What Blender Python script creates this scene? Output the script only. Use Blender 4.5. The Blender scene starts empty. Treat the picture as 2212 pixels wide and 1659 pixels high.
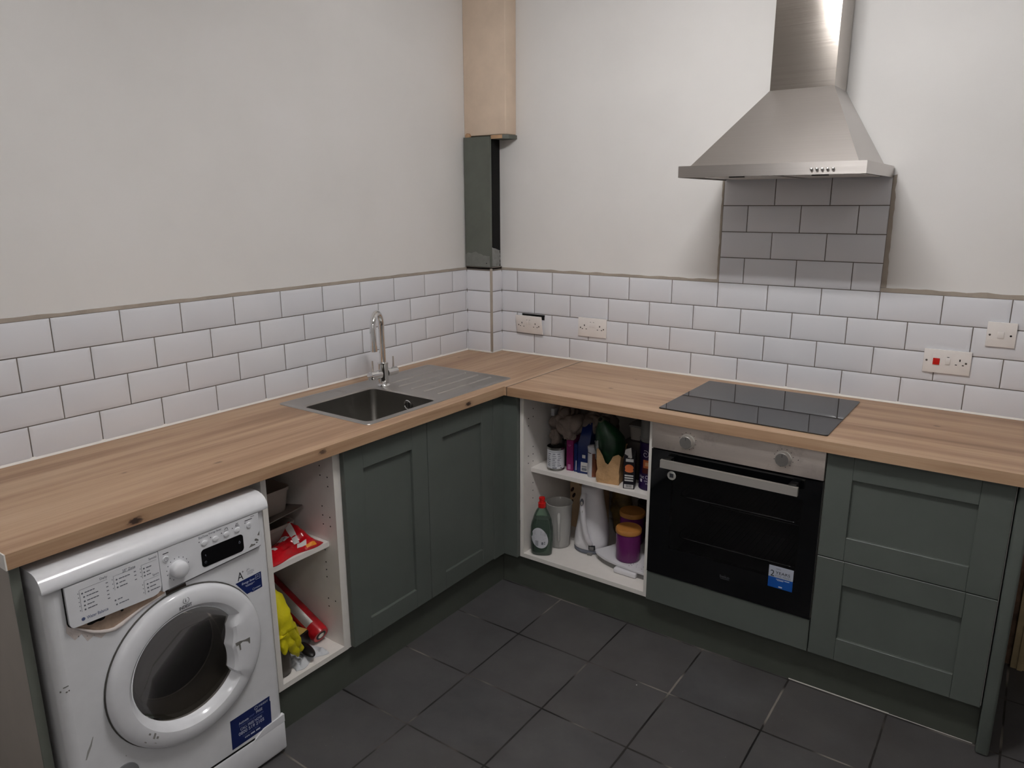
import bpy, bmesh, math, random
from mathutils import Vector, Matrix, noise
import numpy as np
random.seed(4)
sc = bpy.context.scene
COL = sc.collection

# ---------------------------------------------------------------- camera
FPX, W_, H_ = 1586.63, 2212, 1659
YAW, PITCH, ROLL = 2.1913, -0.2407, -0.004
CAM = Vector((2.3289, -2.9599, 1.6329))
fw = Vector((math.cos(YAW)*math.cos(PITCH), math.sin(YAW)*math.cos(PITCH), math.sin(PITCH)))
rt = fw.cross(Vector((0, 0, 1))).normalized()
up = rt.cross(fw)
cr, sr = math.cos(ROLL), math.sin(ROLL)
rt, up = cr*rt + sr*up, -sr*rt + cr*up
cd = bpy.data.cameras.new('camera')
cam = bpy.data.objects.new('camera', cd)
COL.objects.link(cam)
cd.sensor_fit = 'HORIZONTAL'
cd.sensor_width = 36
cd.lens = FPX*36/W_
cd.clip_start = 0.02
m = Matrix.Identity(4)
for i in range(3):
    m[i][0], m[i][1], m[i][2], m[i][3] = rt[i], up[i], -fw[i], CAM[i]
cam.matrix_world = m
sc.camera = cam

# ---------------------------------------------------------------- world, exposure
wd = bpy.data.worlds.new('world')
sc.world = wd
wd.use_nodes = True
wd.node_tree.nodes['Background'].inputs[0].default_value = (0.8, 0.85, 1, 1)
wd.node_tree.nodes['Background'].inputs[1].default_value = 0.02
sc.view_settings.view_transform = 'Standard'
sc.view_settings.look = 'None'
sc.view_settings.gamma = 1
sc.view_settings.use_curve_mapping = False
sc.view_settings.exposure = 0.2
FILL = .13
LAMP = 100.0          # radiance of the lamp tubes

# ---------------------------------------------------------------- helpers
def lin(c):
    return tuple(((x/255)/12.92 if x/255 <= .04045 else ((x/255+.055)/1.055)**2.4) for x in c)

class MB:
    def __init__(s):
        s.v, s.f, s.m = [], [], []
    def add(s, vs, fs, m=0):
        o = len(s.v)
        s.v += [tuple(v) for v in vs]
        for f in fs:
            s.f.append(tuple(i+o for i in f)); s.m.append(m)
        return s
    def box(s, a, b, m=0, bev=0, seg=2):
        x0, x1 = sorted((a[0], b[0])); y0, y1 = sorted((a[1], b[1])); z0, z1 = sorted((a[2], b[2]))
        vs = [(x0,y0,z0),(x1,y0,z0),(x1,y1,z0),(x0,y1,z0),(x0,y0,z1),(x1,y0,z1),(x1,y1,z1),(x0,y1,z1)]
        fs = [(0,3,2,1),(4,5,6,7),(0,1,5,4),(1,2,6,5),(2,3,7,6),(3,0,4,7)]
        if bev <= 0:
            return s.add(vs, fs, m)
        bm = bmesh.new()
        bv = [bm.verts.new(v) for v in vs]
        for f in fs: bm.faces.new([bv[i] for i in f])
        bmesh.ops.bevel(bm, geom=bm.edges[:], offset=bev, segments=seg, profile=.5, affect='EDGES')
        return s.frombm(bm, m)
    def frombm(s, bm, m=0):
        bm.verts.index_update()
        s.add([v.co for v in bm.verts], [[v.index for v in f.verts] for f in bm.faces], m)
        bm.free()
        return s
    def loops(s, L, m=0, cap0=False, cap1=False, closed=True):
        n = len(L[0]); o = []
        vs = [p for l in L for p in l]
        fs = []
        for k in range(len(L)-1):
            for i in range(n if closed else n-1):
                j = (i+1) % n
                fs.append((k*n+i, k*n+j, (k+1)*n+j, (k+1)*n+i))
        if cap0: fs.append(tuple(reversed(range(n))))
        if cap1: fs.append(tuple((len(L)-1)*n+i for i in range(n)))
        return s.add(vs, fs, m)
    def lathe(s, prof, c=(0,0,0), ax='z', n=32, m=0, cap0=True, cap1=True, sx=1, sy=1):
        L = []
        for r, h in prof:
            ring = []
            for i in range(n):
                a = 2*math.pi*i/n
                u, w = r*math.cos(a)*sx, r*math.sin(a)*sy
                if ax == 'z': p = (c[0]+u, c[1]+w, c[2]+h)
                elif ax == 'x': p = (c[0]+h, c[1]+u, c[2]+w)
                else: p = (c[0]+w, c[1]+h, c[2]+u)
                ring.append(p)
            L.append(ring)
        return s.loops(L, m, cap0, cap1)
    def cyl(s, p0, p1, r, r1=None, n=20, m=0, cap=True):
        return s.tube([p0, p1], [r, r if r1 is None else r1], n, m, cap)
    def tube(s, pts, r, n=12, m=0, cap=True):
        pts = [Vector(p) for p in pts]
        rs = r if isinstance(r, (list, tuple)) else [r]*len(pts)
        L = []; ref = None
        for i, p in enumerate(pts):
            t = (pts[min(i+1, len(pts)-1)] - pts[max(i-1, 0)]).normalized()
            if ref is None:
                ref = t.orthogonal().normalized()
            ref = (ref - t*ref.dot(t)).normalized()
            b = t.cross(ref)
            L.append([p + rs[i]*(math.cos(2*math.pi*k/n)*ref + math.sin(2*math.pi*k/n)*b) for k in range(n)])
        return s.loops(L, m, cap, cap)
    def prism(s, poly, vec, m=0):
        n = len(poly); vec = Vector(vec)
        a = [Vector(p) for p in poly]; b = [p+vec for p in a]
        return s.loops([a, b], m, True, True)
    def sphere(s, c, r, n=16, m=0):
        r = (r,)*3 if not isinstance(r, (list, tuple)) else r
        L = []
        for k in range(n+1):
            th = math.pi*k/n
            th = min(max(th, .001), math.pi-.001)
            L.append([(c[0]+r[0]*math.sin(th)*math.cos(2*math.pi*i/(2*n)), c[1]+r[1]*math.sin(th)*math.sin(2*math.pi*i/(2*n)), c[2]-r[2]*math.cos(th)) for i in range(2*n)])
        return s.loops(L, m, True, True)
    def warp(s, fn, i0=0):
        for i in range(i0, len(s.v)):
            s.v[i] = tuple(fn(Vector(s.v[i])))
        return s

_tc = {}
def text_geo(txt):
    if txt in _tc: return _tc[txt]
    cu = bpy.data.curves.new('t', 'FONT'); cu.body = txt; cu.size = 1; cu.resolution_u = 3
    o = bpy.data.objects.new('t', cu)
    me = o.to_mesh()
    vs = [tuple(v.co) for v in me.vertices]; fs = [tuple(p.vertices) for p in me.polygons]
    o.to_mesh_clear()
    bpy.data.objects.remove(o); bpy.data.curves.remove(cu)
    _tc[txt] = (vs, fs)
    return _tc[txt]
def text(mb, txt, org, right, upv, w, h=None, m=0, th=0.0003, slant=0):
    """lettering whose lower left corner stands at org, w wide and h high"""
    vs, fs = text_geo(txt)
    if not vs: return
    x0 = min(v[0] for v in vs); x1 = max(v[0] for v in vs); y0 = min(v[1] for v in vs); y1 = max(v[1] for v in vs)
    sx = w/(x1-x0); sy = sx if h is None else h/(y1-y0)
    R, U = Vector(right).normalized(), Vector(upv).normalized(); N = R.cross(U)
    O = Vector(org)
    pts = [O + R*((v[0]-x0)*sx + slant*(v[1]-y0)*sy) + U*(v[1]-y0)*sy for v in vs]
    n = len(pts)
    mb.add([p+N*th for p in pts], fs, m)
    # rim of the letters
    cnt = {}
    for f in fs:
        for a, b in zip(f, f[1:]+f[:1]): cnt[(a, b)] = 1
    o = [(a, b) for (a, b) in cnt if (b, a) not in cnt]
    mb.add([p+N*th for p in pts]+pts, [(b, a, a+n, b+n) for a, b in o], m)
RX, UP = (1,0,0), (0,0,1)     # lettering facing the room from wall_back
RY = (0,1,0)                  # lettering facing the room from wall_left

ORG = {}
def build(name, mb, mats, parent=None, smooth=38, label=None):
    if not isinstance(mats, (list, tuple)): mats = [mats]
    org = ORG.get(parent.name, Vector()) if parent is not None else Vector()
    me = bpy.data.meshes.new(name)
    me.from_pydata([tuple(Vector(v)-org) for v in mb.v], [], mb.f)
    for mt in mats: me.materials.append(mt)
    me.polygons.foreach_set('material_index', mb.m)
    bm = bmesh.new(); bm.from_mesh(me)
    bmesh.ops.recalc_face_normals(bm, faces=bm.faces)
    bm.to_mesh(me); bm.free()
    if smooth:
        me.polygons.foreach_set('use_smooth', [True]*len(me.polygons))
        me.set_sharp_from_angle(angle=math.radians(smooth))
    me.update()
    o = bpy.data.objects.new(name, me)
    COL.objects.link(o)
    if parent is not None: o.parent = parent
    ORG[o.name] = org
    if label: o['label'] = label
    return o
def thing(name, label, cat, loc=(0,0,0), rot=None, group=None):
    o = bpy.data.objects.new(name, None)
    COL.objects.link(o)
    o.empty_display_size = .05
    o.location = loc
    if rot: o.rotation_euler = rot
    ORG[o.name] = Vector() if rot else Vector(loc)     # a turned thing is built in its own coordinates
    o['label'] = label; o['category'] = cat
    if group: o['group'] = group
    return o
def tag(o, label, cat, group=None):
    o['label'] = label; o['category'] = cat
    if group: o['group'] = group
    return o
def struct(name, mb, mats, smooth=38):
    o = build(name, mb, mats, None, smooth); o['kind'] = 'structure'
    return o

# ---------------------------------------------------------------- materials
class NT:
    def __init__(s, name):
        s.mat = bpy.data.materials.new(name); s.mat.use_nodes = True
        s.t = s.mat.node_tree; s.b = s.t.nodes['Principled BSDF']
    def n(s, ty, **kw):
        x = s.t.nodes.new(ty)
        for k, v in kw.items(): setattr(x, k, v)
        return x
    def l(s, a, b): s.t.links.new(a, b)
    def math(s, op, a, b=None, c=None, clamp=False):
        x = s.n('ShaderNodeMath', operation=op); x.use_clamp = clamp
        for i, q in enumerate((a, b, c)):
            if q is None: continue
            if isinstance(q, (int, float)): x.inputs[i].default_value = q
            else: s.l(q, x.inputs[i])
        return x.outputs[0]
    def pos(s, obj=False):
        return s.n('ShaderNodeTexCoord').outputs['Object'] if obj else s.n('ShaderNodeNewGeometry').outputs['Position']
    def noise(s, vec, scale=5, detail=4, rough=.5, sc3=None, loc=None):
        if sc3 or loc:
            mp = s.n('ShaderNodeMapping'); s.l(vec, mp.inputs[0])
            if sc3: mp.inputs['Scale'].default_value = sc3
            if loc: mp.inputs['Location'].default_value = loc
            vec = mp.outputs[0]
        x = s.n('ShaderNodeTexNoise'); s.l(vec, x.inputs['Vector'])
        x.inputs['Scale'].default_value = scale; x.inputs['Detail'].default_value = detail; x.inputs['Roughness'].default_value = rough
        return x.outputs['Fac']
    def ramp(s, f, stops):
        x = s.n('ShaderNodeValToRGB'); s.l(f, x.inputs[0])
        el = x.color_ramp.elements
        while len(el) < len(stops): el.new(.5)
        for e, (p, c) in zip(el, stops):
            e.position = p; e.color = (*lin(c), 1) if len(c) == 3 and max(c) > 1 else (*c, 1)
        return x.outputs[0]
    def mix(s, f, a, b):
        x = s.n('ShaderNodeMix', data_type='RGBA')
        if isinstance(f, (int, float)): x.inputs[0].default_value = f
        else: s.l(f, x.inputs[0])
        for q, k in ((a, 6), (b, 7)):
            if isinstance(q, tuple): x.inputs[k].default_value = (*lin(q), 1)
            else: s.l(q, x.inputs[k])
        return x.outputs[2]
    def bump(s, h, strength=.2, dist=.002):
        x = s.n('ShaderNodeBump'); x.inputs['Strength'].default_value = strength; x.inputs['Distance'].default_value = dist
        s.l(h, x.inputs['Height']); s.l(x.outputs[0], s.b.inputs['Normal'])

def pm(name, col, rough=.5, metal=0, bump=None, var=0, spec=.5, coat=0, trans=0, ior=1.45, obj=True, subs=0, alpha=1):
    t = NT(name); b = t.b
    b.inputs['Roughness'].default_value = rough; b.inputs['Metallic'].default_value = metal
    b.inputs['Specular IOR Level'].default_value = spec; b.inputs['IOR'].default_value = ior
    b.inputs['Coat Weight'].default_value = coat; b.inputs['Transmission Weight'].default_value = trans
    b.inputs['Coat Roughness'].default_value = .08
    if alpha < 1: b.inputs['Alpha'].default_value = alpha
    if subs: b.inputs['Subsurface Weight'].default_value = subs; b.inputs['Subsurface Scale'].default_value = .01
    if var:
        f = t.noise(t.pos(obj), 9, 5, .6)
        lo = tuple(max(0, x*(1-var)) for x in col); hi = tuple(min(255, x*(1+var)) for x in col)
        t.l(t.ramp(f, [(.3, lo), (.7, hi)]), b.inputs['Base Color'])
    else:
        f = t.noise(t.pos(obj), 30, 2)
        t.l(t.ramp(f, [(.2, tuple(x*.985 for x in col)), (.8, tuple(min(255, x*1.01) for x in col))]), b.inputs['Base Color'])
    if bump:
        t.bump(t.noise(t.pos(obj), bump[0], 5, .6), bump[1], bump[2] if len(bump) > 2 else .002)
    return t.mat

def wood(name, axis, knots=()):
    t = NT(name); P = t.pos()
    # warp so that the grain wanders
    s3 = [9, 9, 9]; s3[axis] = .55
    cross = 0 if axis == 1 else 1
    g1 = t.noise(P, 1.0, 6, .62, sc3=tuple(s3))
    s4 = [70, 70, 70]; s4[axis] = 2.2
    g2 = t.noise(P, 1.0, 4, .65, sc3=tuple(s4))
    s5 = [16, 16, 16]; s5[axis] = .9
    g3 = t.noise(P, 1.0, 3, .5, sc3=tuple(s5), loc=(3, 7, 1))
    f = t.math('ADD', t.math('MULTIPLY', g1, .55), t.math('ADD', t.math('MULTIPLY', g2, .2), t.math('MULTIPLY', g3, .25)))
    c = t.ramp(f, [(.36, (136, 103, 76)), (.46, (165, 131, 102)), (.53, (184, 152, 122)), (.64, (199, 170, 141))])
    # faint darker streaks
    st = t.noise(P, 1.0, 2, .5, sc3=tuple(x*.55 for x in s4), loc=(9, 2, 5))
    m1 = t.math('MULTIPLY', t.math('SUBTRACT', st, .66, clamp=True), 4.5, clamp=True)
    c = t.mix(t.math('MULTIPLY', m1, .5), c, (112, 78, 54))
    for (kx, ky, kz, r, k) in knots:
        mp = t.n('ShaderNodeMapping'); t.l(P, mp.inputs[0])
        sv = [1/r]*3; sv[axis] = 1/(r*1.9)
        mp.inputs['Scale'].default_value = sv
        mp.inputs['Location'].default_value = (-kx*sv[0], -ky*sv[1], -kz*sv[2])
        ad = t.n('ShaderNodeVectorMath', operation='ADD')
        nz = t.n('ShaderNodeTexNoise'); t.l(mp.outputs[0], nz.inputs['Vector']); nz.inputs['Scale'].default_value = 1.6
        sub = t.n('ShaderNodeVectorMath', operation='SUBTRACT'); t.l(nz.outputs['Color'], sub.inputs[0]); sub.inputs[1].default_value = (.5, .5, .5)
        t.l(mp.outputs[0], ad.inputs[0]); t.l(sub.outputs[0], ad.inputs[1])
        ln = t.n('ShaderNodeVectorMath', operation='LENGTH'); t.l(ad.outputs[0], ln.inputs[0])
        halo = t.math('SUBTRACT', 1, t.math('MULTIPLY', ln.outputs['Value'], .55), clamp=True)
        core = t.math('MULTIPLY', t.math('SUBTRACT', 1, ln.outputs['Value'], clamp=True), 2.0, clamp=True)
        c = t.mix(t.math('MULTIPLY', halo, .5*k), c, (120, 82, 58))
        c = t.mix(t.math('MULTIPLY', core, k), c, (62, 46, 38))
    t.l(c, t.b.inputs['Base Color'])
    t.b.inputs['Roughness'].default_value = .42
    t.bump(g2, .12, .001)
    return t.mat

def steel(name, col=(170, 165, 160), rough=.3, axis=0, aniso=0.0, smudge=0, arot=0.0, metal=1):
    t = NT(name); P = t.pos(True)
    s3 = [260, 260, 260]; s3[axis] = 3
    g = t.noise(P, 1, 3, .6, sc3=tuple(s3))
    b = t.b; b.inputs['Metallic'].default_value = metal
    c = t.ramp(g, [(.3, tuple(x*.985 for x in col)), (.7, tuple(min(255, x*1.01) for x in col))])
    rgh = t.math('ADD', rough-.04, t.math('MULTIPLY', g, .08))
    if smudge:
        s = t.noise(P, 11, 5, .65)
        mk = t.math('MULTIPLY', t.math('SUBTRACT', s, .55, clamp=True), 5, clamp=True)
        c = t.mix(t.math('MULTIPLY', mk, smudge), c, (95, 84, 78))
        rgh = t.math('ADD', rgh, t.math('MULTIPLY', mk, .15))
    t.l(c, b.inputs['Base Color']); t.l(rgh, b.inputs['Roughness'])
    if aniso:
        b.inputs['Anisotropic'].default_value = aniso
        b.inputs['Anisotropic Rotation'].default_value = arot
        ge = t.n('ShaderNodeNewGeometry'); tn = t.n('ShaderNodeVectorMath', operation='CROSS_PRODUCT'); t.l(ge.outputs['True Normal'], tn.inputs[0]); tn.inputs[1].default_value = (0, 0, 1); t.l(tn.outputs[0], b.inputs['Tangent'])
    return t.mat

def clear(name, tint=(235, 235, 235), refl=.08, rough=.05, milky=0.0, milk=(220, 220, 220)):
    """thin clear plastic or glass: straight-through light tinted, plus a surface sheen"""
    t = NT(name); nt = t.t
    out = nt.nodes['Material Output']
    tr = t.n('ShaderNodeBsdfTransparent'); tr.inputs[0].default_value = (*lin(tint), 1)
    gl = t.n('ShaderNodeBsdfGlossy'); gl.inputs['Roughness'].default_value = rough
    fr = t.n('ShaderNodeFresnel'); fr.inputs[0].default_value = 1.45
    mx = t.n('ShaderNodeMixShader')
    t.l(t.math('ADD', fr.outputs[0], refl, clamp=True), mx.inputs[0]); t.l(tr.outputs[0], mx.inputs[1]); t.l(gl.outputs[0], mx.inputs[2])
    last = mx
    if milky:
        df = t.n('ShaderNodeBsdfTranslucent'); df.inputs[0].default_value = (*lin(milk), 1)
        d2 = t.n('ShaderNodeBsdfDiffuse'); d2.inputs[0].default_value = (*lin(milk), 1)
        ms = t.n('ShaderNodeMixShader'); ms.inputs[0].default_value = .85
        t.l(df.outputs[0], ms.inputs[1]); t.l(d2.outputs[0], ms.inputs[2])
        m2 = t.n('ShaderNodeMixShader'); m2.inputs[0].default_value = milky
        t.l(mx.outputs[0], m2.inputs[1]); t.l(ms.outputs[0], m2.inputs[2]); last = m2
    nt.links.new(last.outputs[0], out.inputs[0])
    return t.mat

def emis(name, col, st):
    t = NT(name)
    t.b.inputs['Base Color'].default_value = (.8, .8, .8, 1)
    t.b.inputs['Emission Color'].default_value = (*col, 1); t.b.inputs['Emission Strength'].default_value = st
    return t.mat

M = {}
t = NT('wall_paint')
f = t.noise(t.pos(), 2.2, 5, .55); f2 = t.noise(t.pos(), 60, 3)
t.l(t.ramp(f, [(.3, (226, 224, 222)), (.55, (230, 228, 226)), (.75, (232, 230, 229))]), t.b.inputs['Base Color'])
t.b.inputs['Roughness'].default_value = .75; t.b.inputs['Specular IOR Level'].default_value = .25
t.bump(f2, .06, .002); M['wall'] = t.mat
M['ceiling'] = pm('ceiling_paint', (240, 238, 235), .9)
M['plaster'] = pm('cream_plaster', (216, 196, 176), .75, var=.03, bump=(12, .15, .004), obj=False)
M['bare_brown'] = pm('dirty_bare_plaster', (104, 82, 66), .9, var=.4, bump=(20, .5, .004), obj=False)
M['grout'] = pm('grey_grout', (112, 104, 98), .9, var=.08, bump=(60, .4, .001), obj=False)
t = NT('white_glazed_tile'); 
t.l(t.ramp(t.noise(t.pos(), 3.0, 3), [(.3, (221, 222, 228)), (.7, (227, 228, 233))]), t.b.inputs['Base Color'])
t.b.inputs['Roughness'].default_value = .14; t.b.inputs['Specular IOR Level'].default_value = .45
t.bump(t.noise(t.pos(), 7, 2), .05, .004)
M['tile'] = t.mat
M['edge_grout'] = pm('pale_edge_grout', (168, 158, 147), .9, var=.06, bump=(60, .4, .001), obj=False)
M['silicone'] = pm('white_silicone', (238, 234, 228), .35)
M['green'] = pm('sage_green_paint', (91, 97, 92), .42, var=.02, bump=(160, .05, .001))
M['green_shaded'] = pm('shaded_green_plinth', (77, 81, 74), .5, var=.03)  # sage green darkened to carry the shade under the cabinet overhang
M['corner_green'] = pm('grey_green_board', (93, 97, 90), .55, var=.05)
M['white_mel'] = pm('white_melamine', (236, 231, 226), .4)
M['white_edge'] = pm('white_edging', (236, 232, 226), .35)
M['hole'] = pm('dark_hole', (22, 20, 19), .9)
M['black'] = pm('black_plastic', (16, 16, 17), .35)
M['gap'] = pm('shadow_gap_black', (10, 9, 9), .95)
M['chrome'] = pm('chrome', (225, 225, 225), .06, 1)
M['steel_hood'] = steel('brushed_steel_hood', (188, 183, 179), .34, 0, .78, 0, .25)
M['steel_chim'] = steel('brushed_steel_chimney', (186, 178, 170), .15, 0, .8, 0, .25)
M['steel_oven'] = steel('fingerprinted_steel', (206, 196, 189), .44, 0, .5, .45, .25, .8)
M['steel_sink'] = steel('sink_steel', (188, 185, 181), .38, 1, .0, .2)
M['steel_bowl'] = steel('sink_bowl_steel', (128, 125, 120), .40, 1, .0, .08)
M['steel_bar'] = steel('handle_steel', (216, 212, 206), .42, 0, 0, 0, 0, .8)
M['knob_face'] = pm('knob_face_grey', (118, 115, 112), .5, .4)
M['alu'] = pm('aluminium_strip', (150, 146, 140), .35, 1)
M['hob'] = pm('black_ceramic_glass', (17, 18, 20), .03, spec=.7)
M['hob'].node_tree.nodes['Principled BSDF'].inputs['IOR'].default_value = 1.52
M['oven_glass'] = pm('black_oven_glass', (6, 7, 9), .05)
M['oven_pane'] = clear('tinted_oven_pane', (205, 205, 207), .0, .03)
M['enamel'] = pm('dark_enamel', (84, 82, 82), .45)
M['appl'] = pm('white_appliance_enamel', (228, 229, 232), .22, spec=.5)
M['appl_pl'] = pm('white_appliance_plastic', (230, 231, 235), .14)
M['appl_gr'] = pm('grey_seam_plastic', (120, 121, 124), .5)
M['print_grey'] = pm('grey_print', (105, 108, 118), .6)
M['print_blue'] = pm('blue_grey_print', (80, 92, 130), .6)
M['print_dark'] = pm('dark_print', (30, 32, 38), .6)
M['print_white'] = pm('white_print', (200, 205, 220), .6)
M['sticker_blue'] = pm('navy_sticker', (20, 36, 92), .35)
M['display'] = pm('black_display', (8, 8, 10), .12)
M['rubber'] = pm('grey_rubber_gasket', (86, 84, 80), .55)
M['drum'] = steel('dark_drum_steel', (60, 57, 54), .35, 0)
M['door_glass'] = clear('washer_door_glass', (176, 172, 166), .0, .03)
M['rust'] = pm('torn_bared_panel', (176, 152, 134), .8, var=.25, bump=(40, .5, .003))
M['torn_white'] = pm('peeling_white_edge', (214, 204, 200), .5, var=.04, bump=(60, .5, .002))
M['mark'] = pm('scuff_grey', (112, 110, 106), .7, var=.2)
M['panel_face'] = pm('warm_grey_panel_face', (168, 160, 152), .55, var=.02)
M['panel_edge'] = pm('green_grey_panel_edge', (112, 116, 108), .5)
M['rawwood'] = pm('raw_pine', (176, 142, 110), .7, var=.12, bump=(90, .3))
M['socket'] = pm('white_socket_plastic', (236, 231, 228), .22)
M['red'] = pm('red_switch', (200, 30, 22), .25)
M['screw'] = pm('screw_metal', (120, 116, 112), .35, 1)
M['beige_trim'] = pm('beige_timber_trim', (165, 146, 112), .7, var=.1, bump=(30, .3), obj=False)
M['foil'] = pm('smeared_grey_tape', (150, 152, 150), .28, .6, bump=(25, .9, .006))
M['filler'] = pm('smeared_grey_filler', (116, 118, 114), .45, var=.12, bump=(45, .6, .003))

# floor: charcoal square tiles, grid read from the room
t = NT('charcoal_floor_tiles'); P = t.pos()
TS, FX, FY = .3138, .860, -.868
sep = t.n('ShaderNodeSeparateXYZ'); t.l(P, sep.inputs[0])
wob = t.noise(P, 6, 3)
def linedist(c, o):
    q = t.math('ADD', c, t.math('MULTIPLY', t.math('SUBTRACT', wob, .5), .004))
    fr = t.math('FRACT', t.math('DIVIDE', t.math('SUBTRACT', q, o), TS))
    return t.math('MULTIPLY', t.math('MINIMUM', fr, t.math('SUBTRACT', 1, fr)), TS)
d = t.math('MINIMUM', linedist(sep.outputs[0], FX), linedist(sep.outputs[1], FY))
lw = t.math('ADD', .0016, t.math('MULTIPLY', t.noise(P, 9, 3, .6), .0030))
lm = t.math('LESS_THAN', d, lw)
base = t.ramp(t.noise(P, 5, 8, .65), [(.3, (66, 65, 67)), (.5, (75, 74, 76)), (.7, (83, 82, 83))])
# one tone per tile
fx = t.math('FLOOR', t.math('DIVIDE', t.math('SUBTRACT', sep.outputs[0], FX), TS)); fy = t.math('FLOOR', t.math('DIVIDE', t.math('SUBTRACT', sep.outputs[1], FY), TS))
wn = t.n('ShaderNodeTexWhiteNoise', noise_dimensions='2D'); cb = t.n('ShaderNodeCombineXYZ'); t.l(fx, cb.inputs[0]); t.l(fy, cb.inputs[1]); t.l(cb.outputs[0], wn.inputs['Vector'])
base = t.mix(t.math('MULTIPLY', wn.outputs['Value'], .35), base, (80, 76, 75))
base = t.mix(t.math('MULTIPLY', t.math('SUBTRACT', t.noise(P, 1.6, 4, .6, loc=(4, 4, 0)), .5, clamp=True), 1.6, clamp=True), base, (70, 64, 58))
gc = t.ramp(t.noise(P, 3.5, 2, .5, loc=(1, 8, 0)), [(.42, (20, 18, 18)), (.52, (46, 42, 41)), (.62, (126, 119, 113))])
col = t.mix(lm, base, gc)
dust = t.math('MULTIPLY', t.math('SUBTRACT', t.noise(P, 210, 2, .5), .755, clamp=True), 16, clamp=True)
col = t.mix(dust, col, (170, 165, 160))
vor = t.n('ShaderNodeTexVoronoi'); t.l(P, vor.inputs['Vector']); vor.inputs['Scale'].default_value = 6.5
spk = t.math('LESS_THAN', vor.outputs['Distance'], .018)
col = t.mix(t.math('MULTIPLY', spk, t.math('GREATER_THAN', t.noise(P, 2.5, 1), .5)), col, (200, 195, 190))
t.l(col, t.b.inputs['Base Color'])
t.b.inputs['Roughness'].default_value = .5; t.b.inputs['Specular IOR Level'].default_value = .45
hh = t.math('SUBTRACT', t.math('MULTIPLY', t.noise(P, 14, 8, .7), .4), lm)
t.bump(hh, .35, .0025)
M['floor'] = t.mat

# ---------------------------------------------------------------- room shell
CZ = 2.95; XR = 4.3; YF = -4.7; WO = .004
def wallbox(name, a, b, mat):
    return struct(name, MB().box(a, b), mat)
wallbox('floor', (-.12, YF-.1, -.1), (XR+.1, .12, 0), M['floor'])
wallbox('ceiling', (-.12, YF-.1, CZ), (XR+.1, .12, CZ+.1), M['ceiling'])
wallbox('wall_left', (-.12, YF-.1, 0), (-WO, .12, CZ), M['wall'])
wallbox('wall_back', (-WO, WO, 0), (XR, .12, CZ), M['wall'])
wallbox('wall_right', (XR, YF-.1, 0), (XR+.1, .12, CZ), M['wall'])
wallbox('wall_front', (-WO, YF-.1, 0), (XR, YF, CZ), M['wall'])
# boxed-in corner: plastered upper part, tiled lower part
UBX, UBY, UBZ = .242, -.082, 1.944
mb = MB().box((-WO, UBY, UBZ), (UBX, WO, CZ), bev=.006, seg=3)
struct('trim_1', mb, M['plaster'])
BW, BD = .155, .088
struct('trim_2', MB().box((-WO, -BD+WO, .0), (BW-WO, WO, 1.333)), M['wall'])
# the dark void behind the loose board
mb = MB()
mb.box((.02, -.058, 1.333), (.143, WO, UBZ), m=0)
struct('trim_3', mb, M['gap'])
# wall below the right end of the worktop: bare dirty plaster and a beige timber upright
struct('trim_4', MB().box((2.40, .0005, 0), (2.62, WO+.002, .86)), M['bare_brown'])
mb = MB(); mb.box((2.432, -.022, 0), (2.535, .003, .862), bev=.004)
mb.box((2.452, -.028, 0), (2.47, -.02, .862), bev=.003); mb.box((2.497, -.028, 0), (2.515, -.02, .862), bev=.003)
struct('trim_5', mb, M['beige_trim'])

# ---------------------------------------------------------------- tile splashbacks
T, HT, ZT, G = .202, .102, 1.316, .0015
X0, Y0 = 1.2588, -.1979
def tile(mb, axis, u0, u1, z0, z1, full=(1,1), off=0.0):
    """bevelled glazed tile; axis 'b' lies on wall_back (u = x), 'l' on wall_left (u = y)"""
    if u1-u0 < .006: return
    u0 += G; u1 -= G; z0 += G; z1 -= G
    bl = .013 if full[0] else .0012; br = .013 if full[1] else .0012
    bz = .013
    lo, hi = .0020, .0056
    def P(u, z, h):
        return (u, off-h, z) if axis == 'b' else (off+h, u, z)
    bl = min(bl, (u1-u0)*.45); br = min(br, (u1-u0)*.45)
    A = [P(u0,z0,0), P(u1,z0,0), P(u1,z1,0), P(u0,z1,0)]
    e = .0008
    B = [P(u0,z0,lo-e), P(u1,z0,lo-e), P(u1,z1,lo-e), P(u0,z1,lo-e)]
    B2 = [P(u0+e,z0+e,lo), P(u1-e,z0+e,lo), P(u1-e,z1-e,lo), P(u0+e,z1-e,lo)]
    if axis == 'x': pass
    C = [P(u0+bl,z0+bz,hi), P(u1-br,z0+bz,hi), P(u1-br,z1-bz,hi), P(u0+bl,z1-bz,hi)]
    if axis == 'l':
        A, B, B2, C = [list(reversed(q)) for q in (A, B, B2, C)]
    mb.loops([A, B, B2, C], 0, False, True)
def row_joints(a, b, origin):
    k0 = math.floor((a-origin)/T); out = [a]
    k = k0
    while origin + k*T < b-1e-6:
        if origin + k*T > a+1e-6: out.append(origin+k*T)
        k += 1
    out.append(b)
    return out
def band(mb, axis, a, b, rows, origin, off=0.0):
    for r in rows:
        z1 = ZT - r*HT; z0 = z1 - HT
        js = row_joints(a, b, origin + (T/2 if r % 2 else 0))
        for i in range(len(js)-1):
            w = js[i+1]-js[i]
            full = (1, 1) if w > T-.002 else ((0 if i == 0 else 1), (0 if i == len(js)-2 else 1))
            tile(mb, axis, js[i], js[i+1], z0, z1, full, off)
XB = 3.1; YA = -2.4257
def ragged(x0, x1, z, amp=.003, n=60, seed=0):
    return [(x0+(x1-x0)*i/n, z + amp*(noise.noise((i*.35, seed, 0))) ) for i in range(n+1)]
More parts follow.
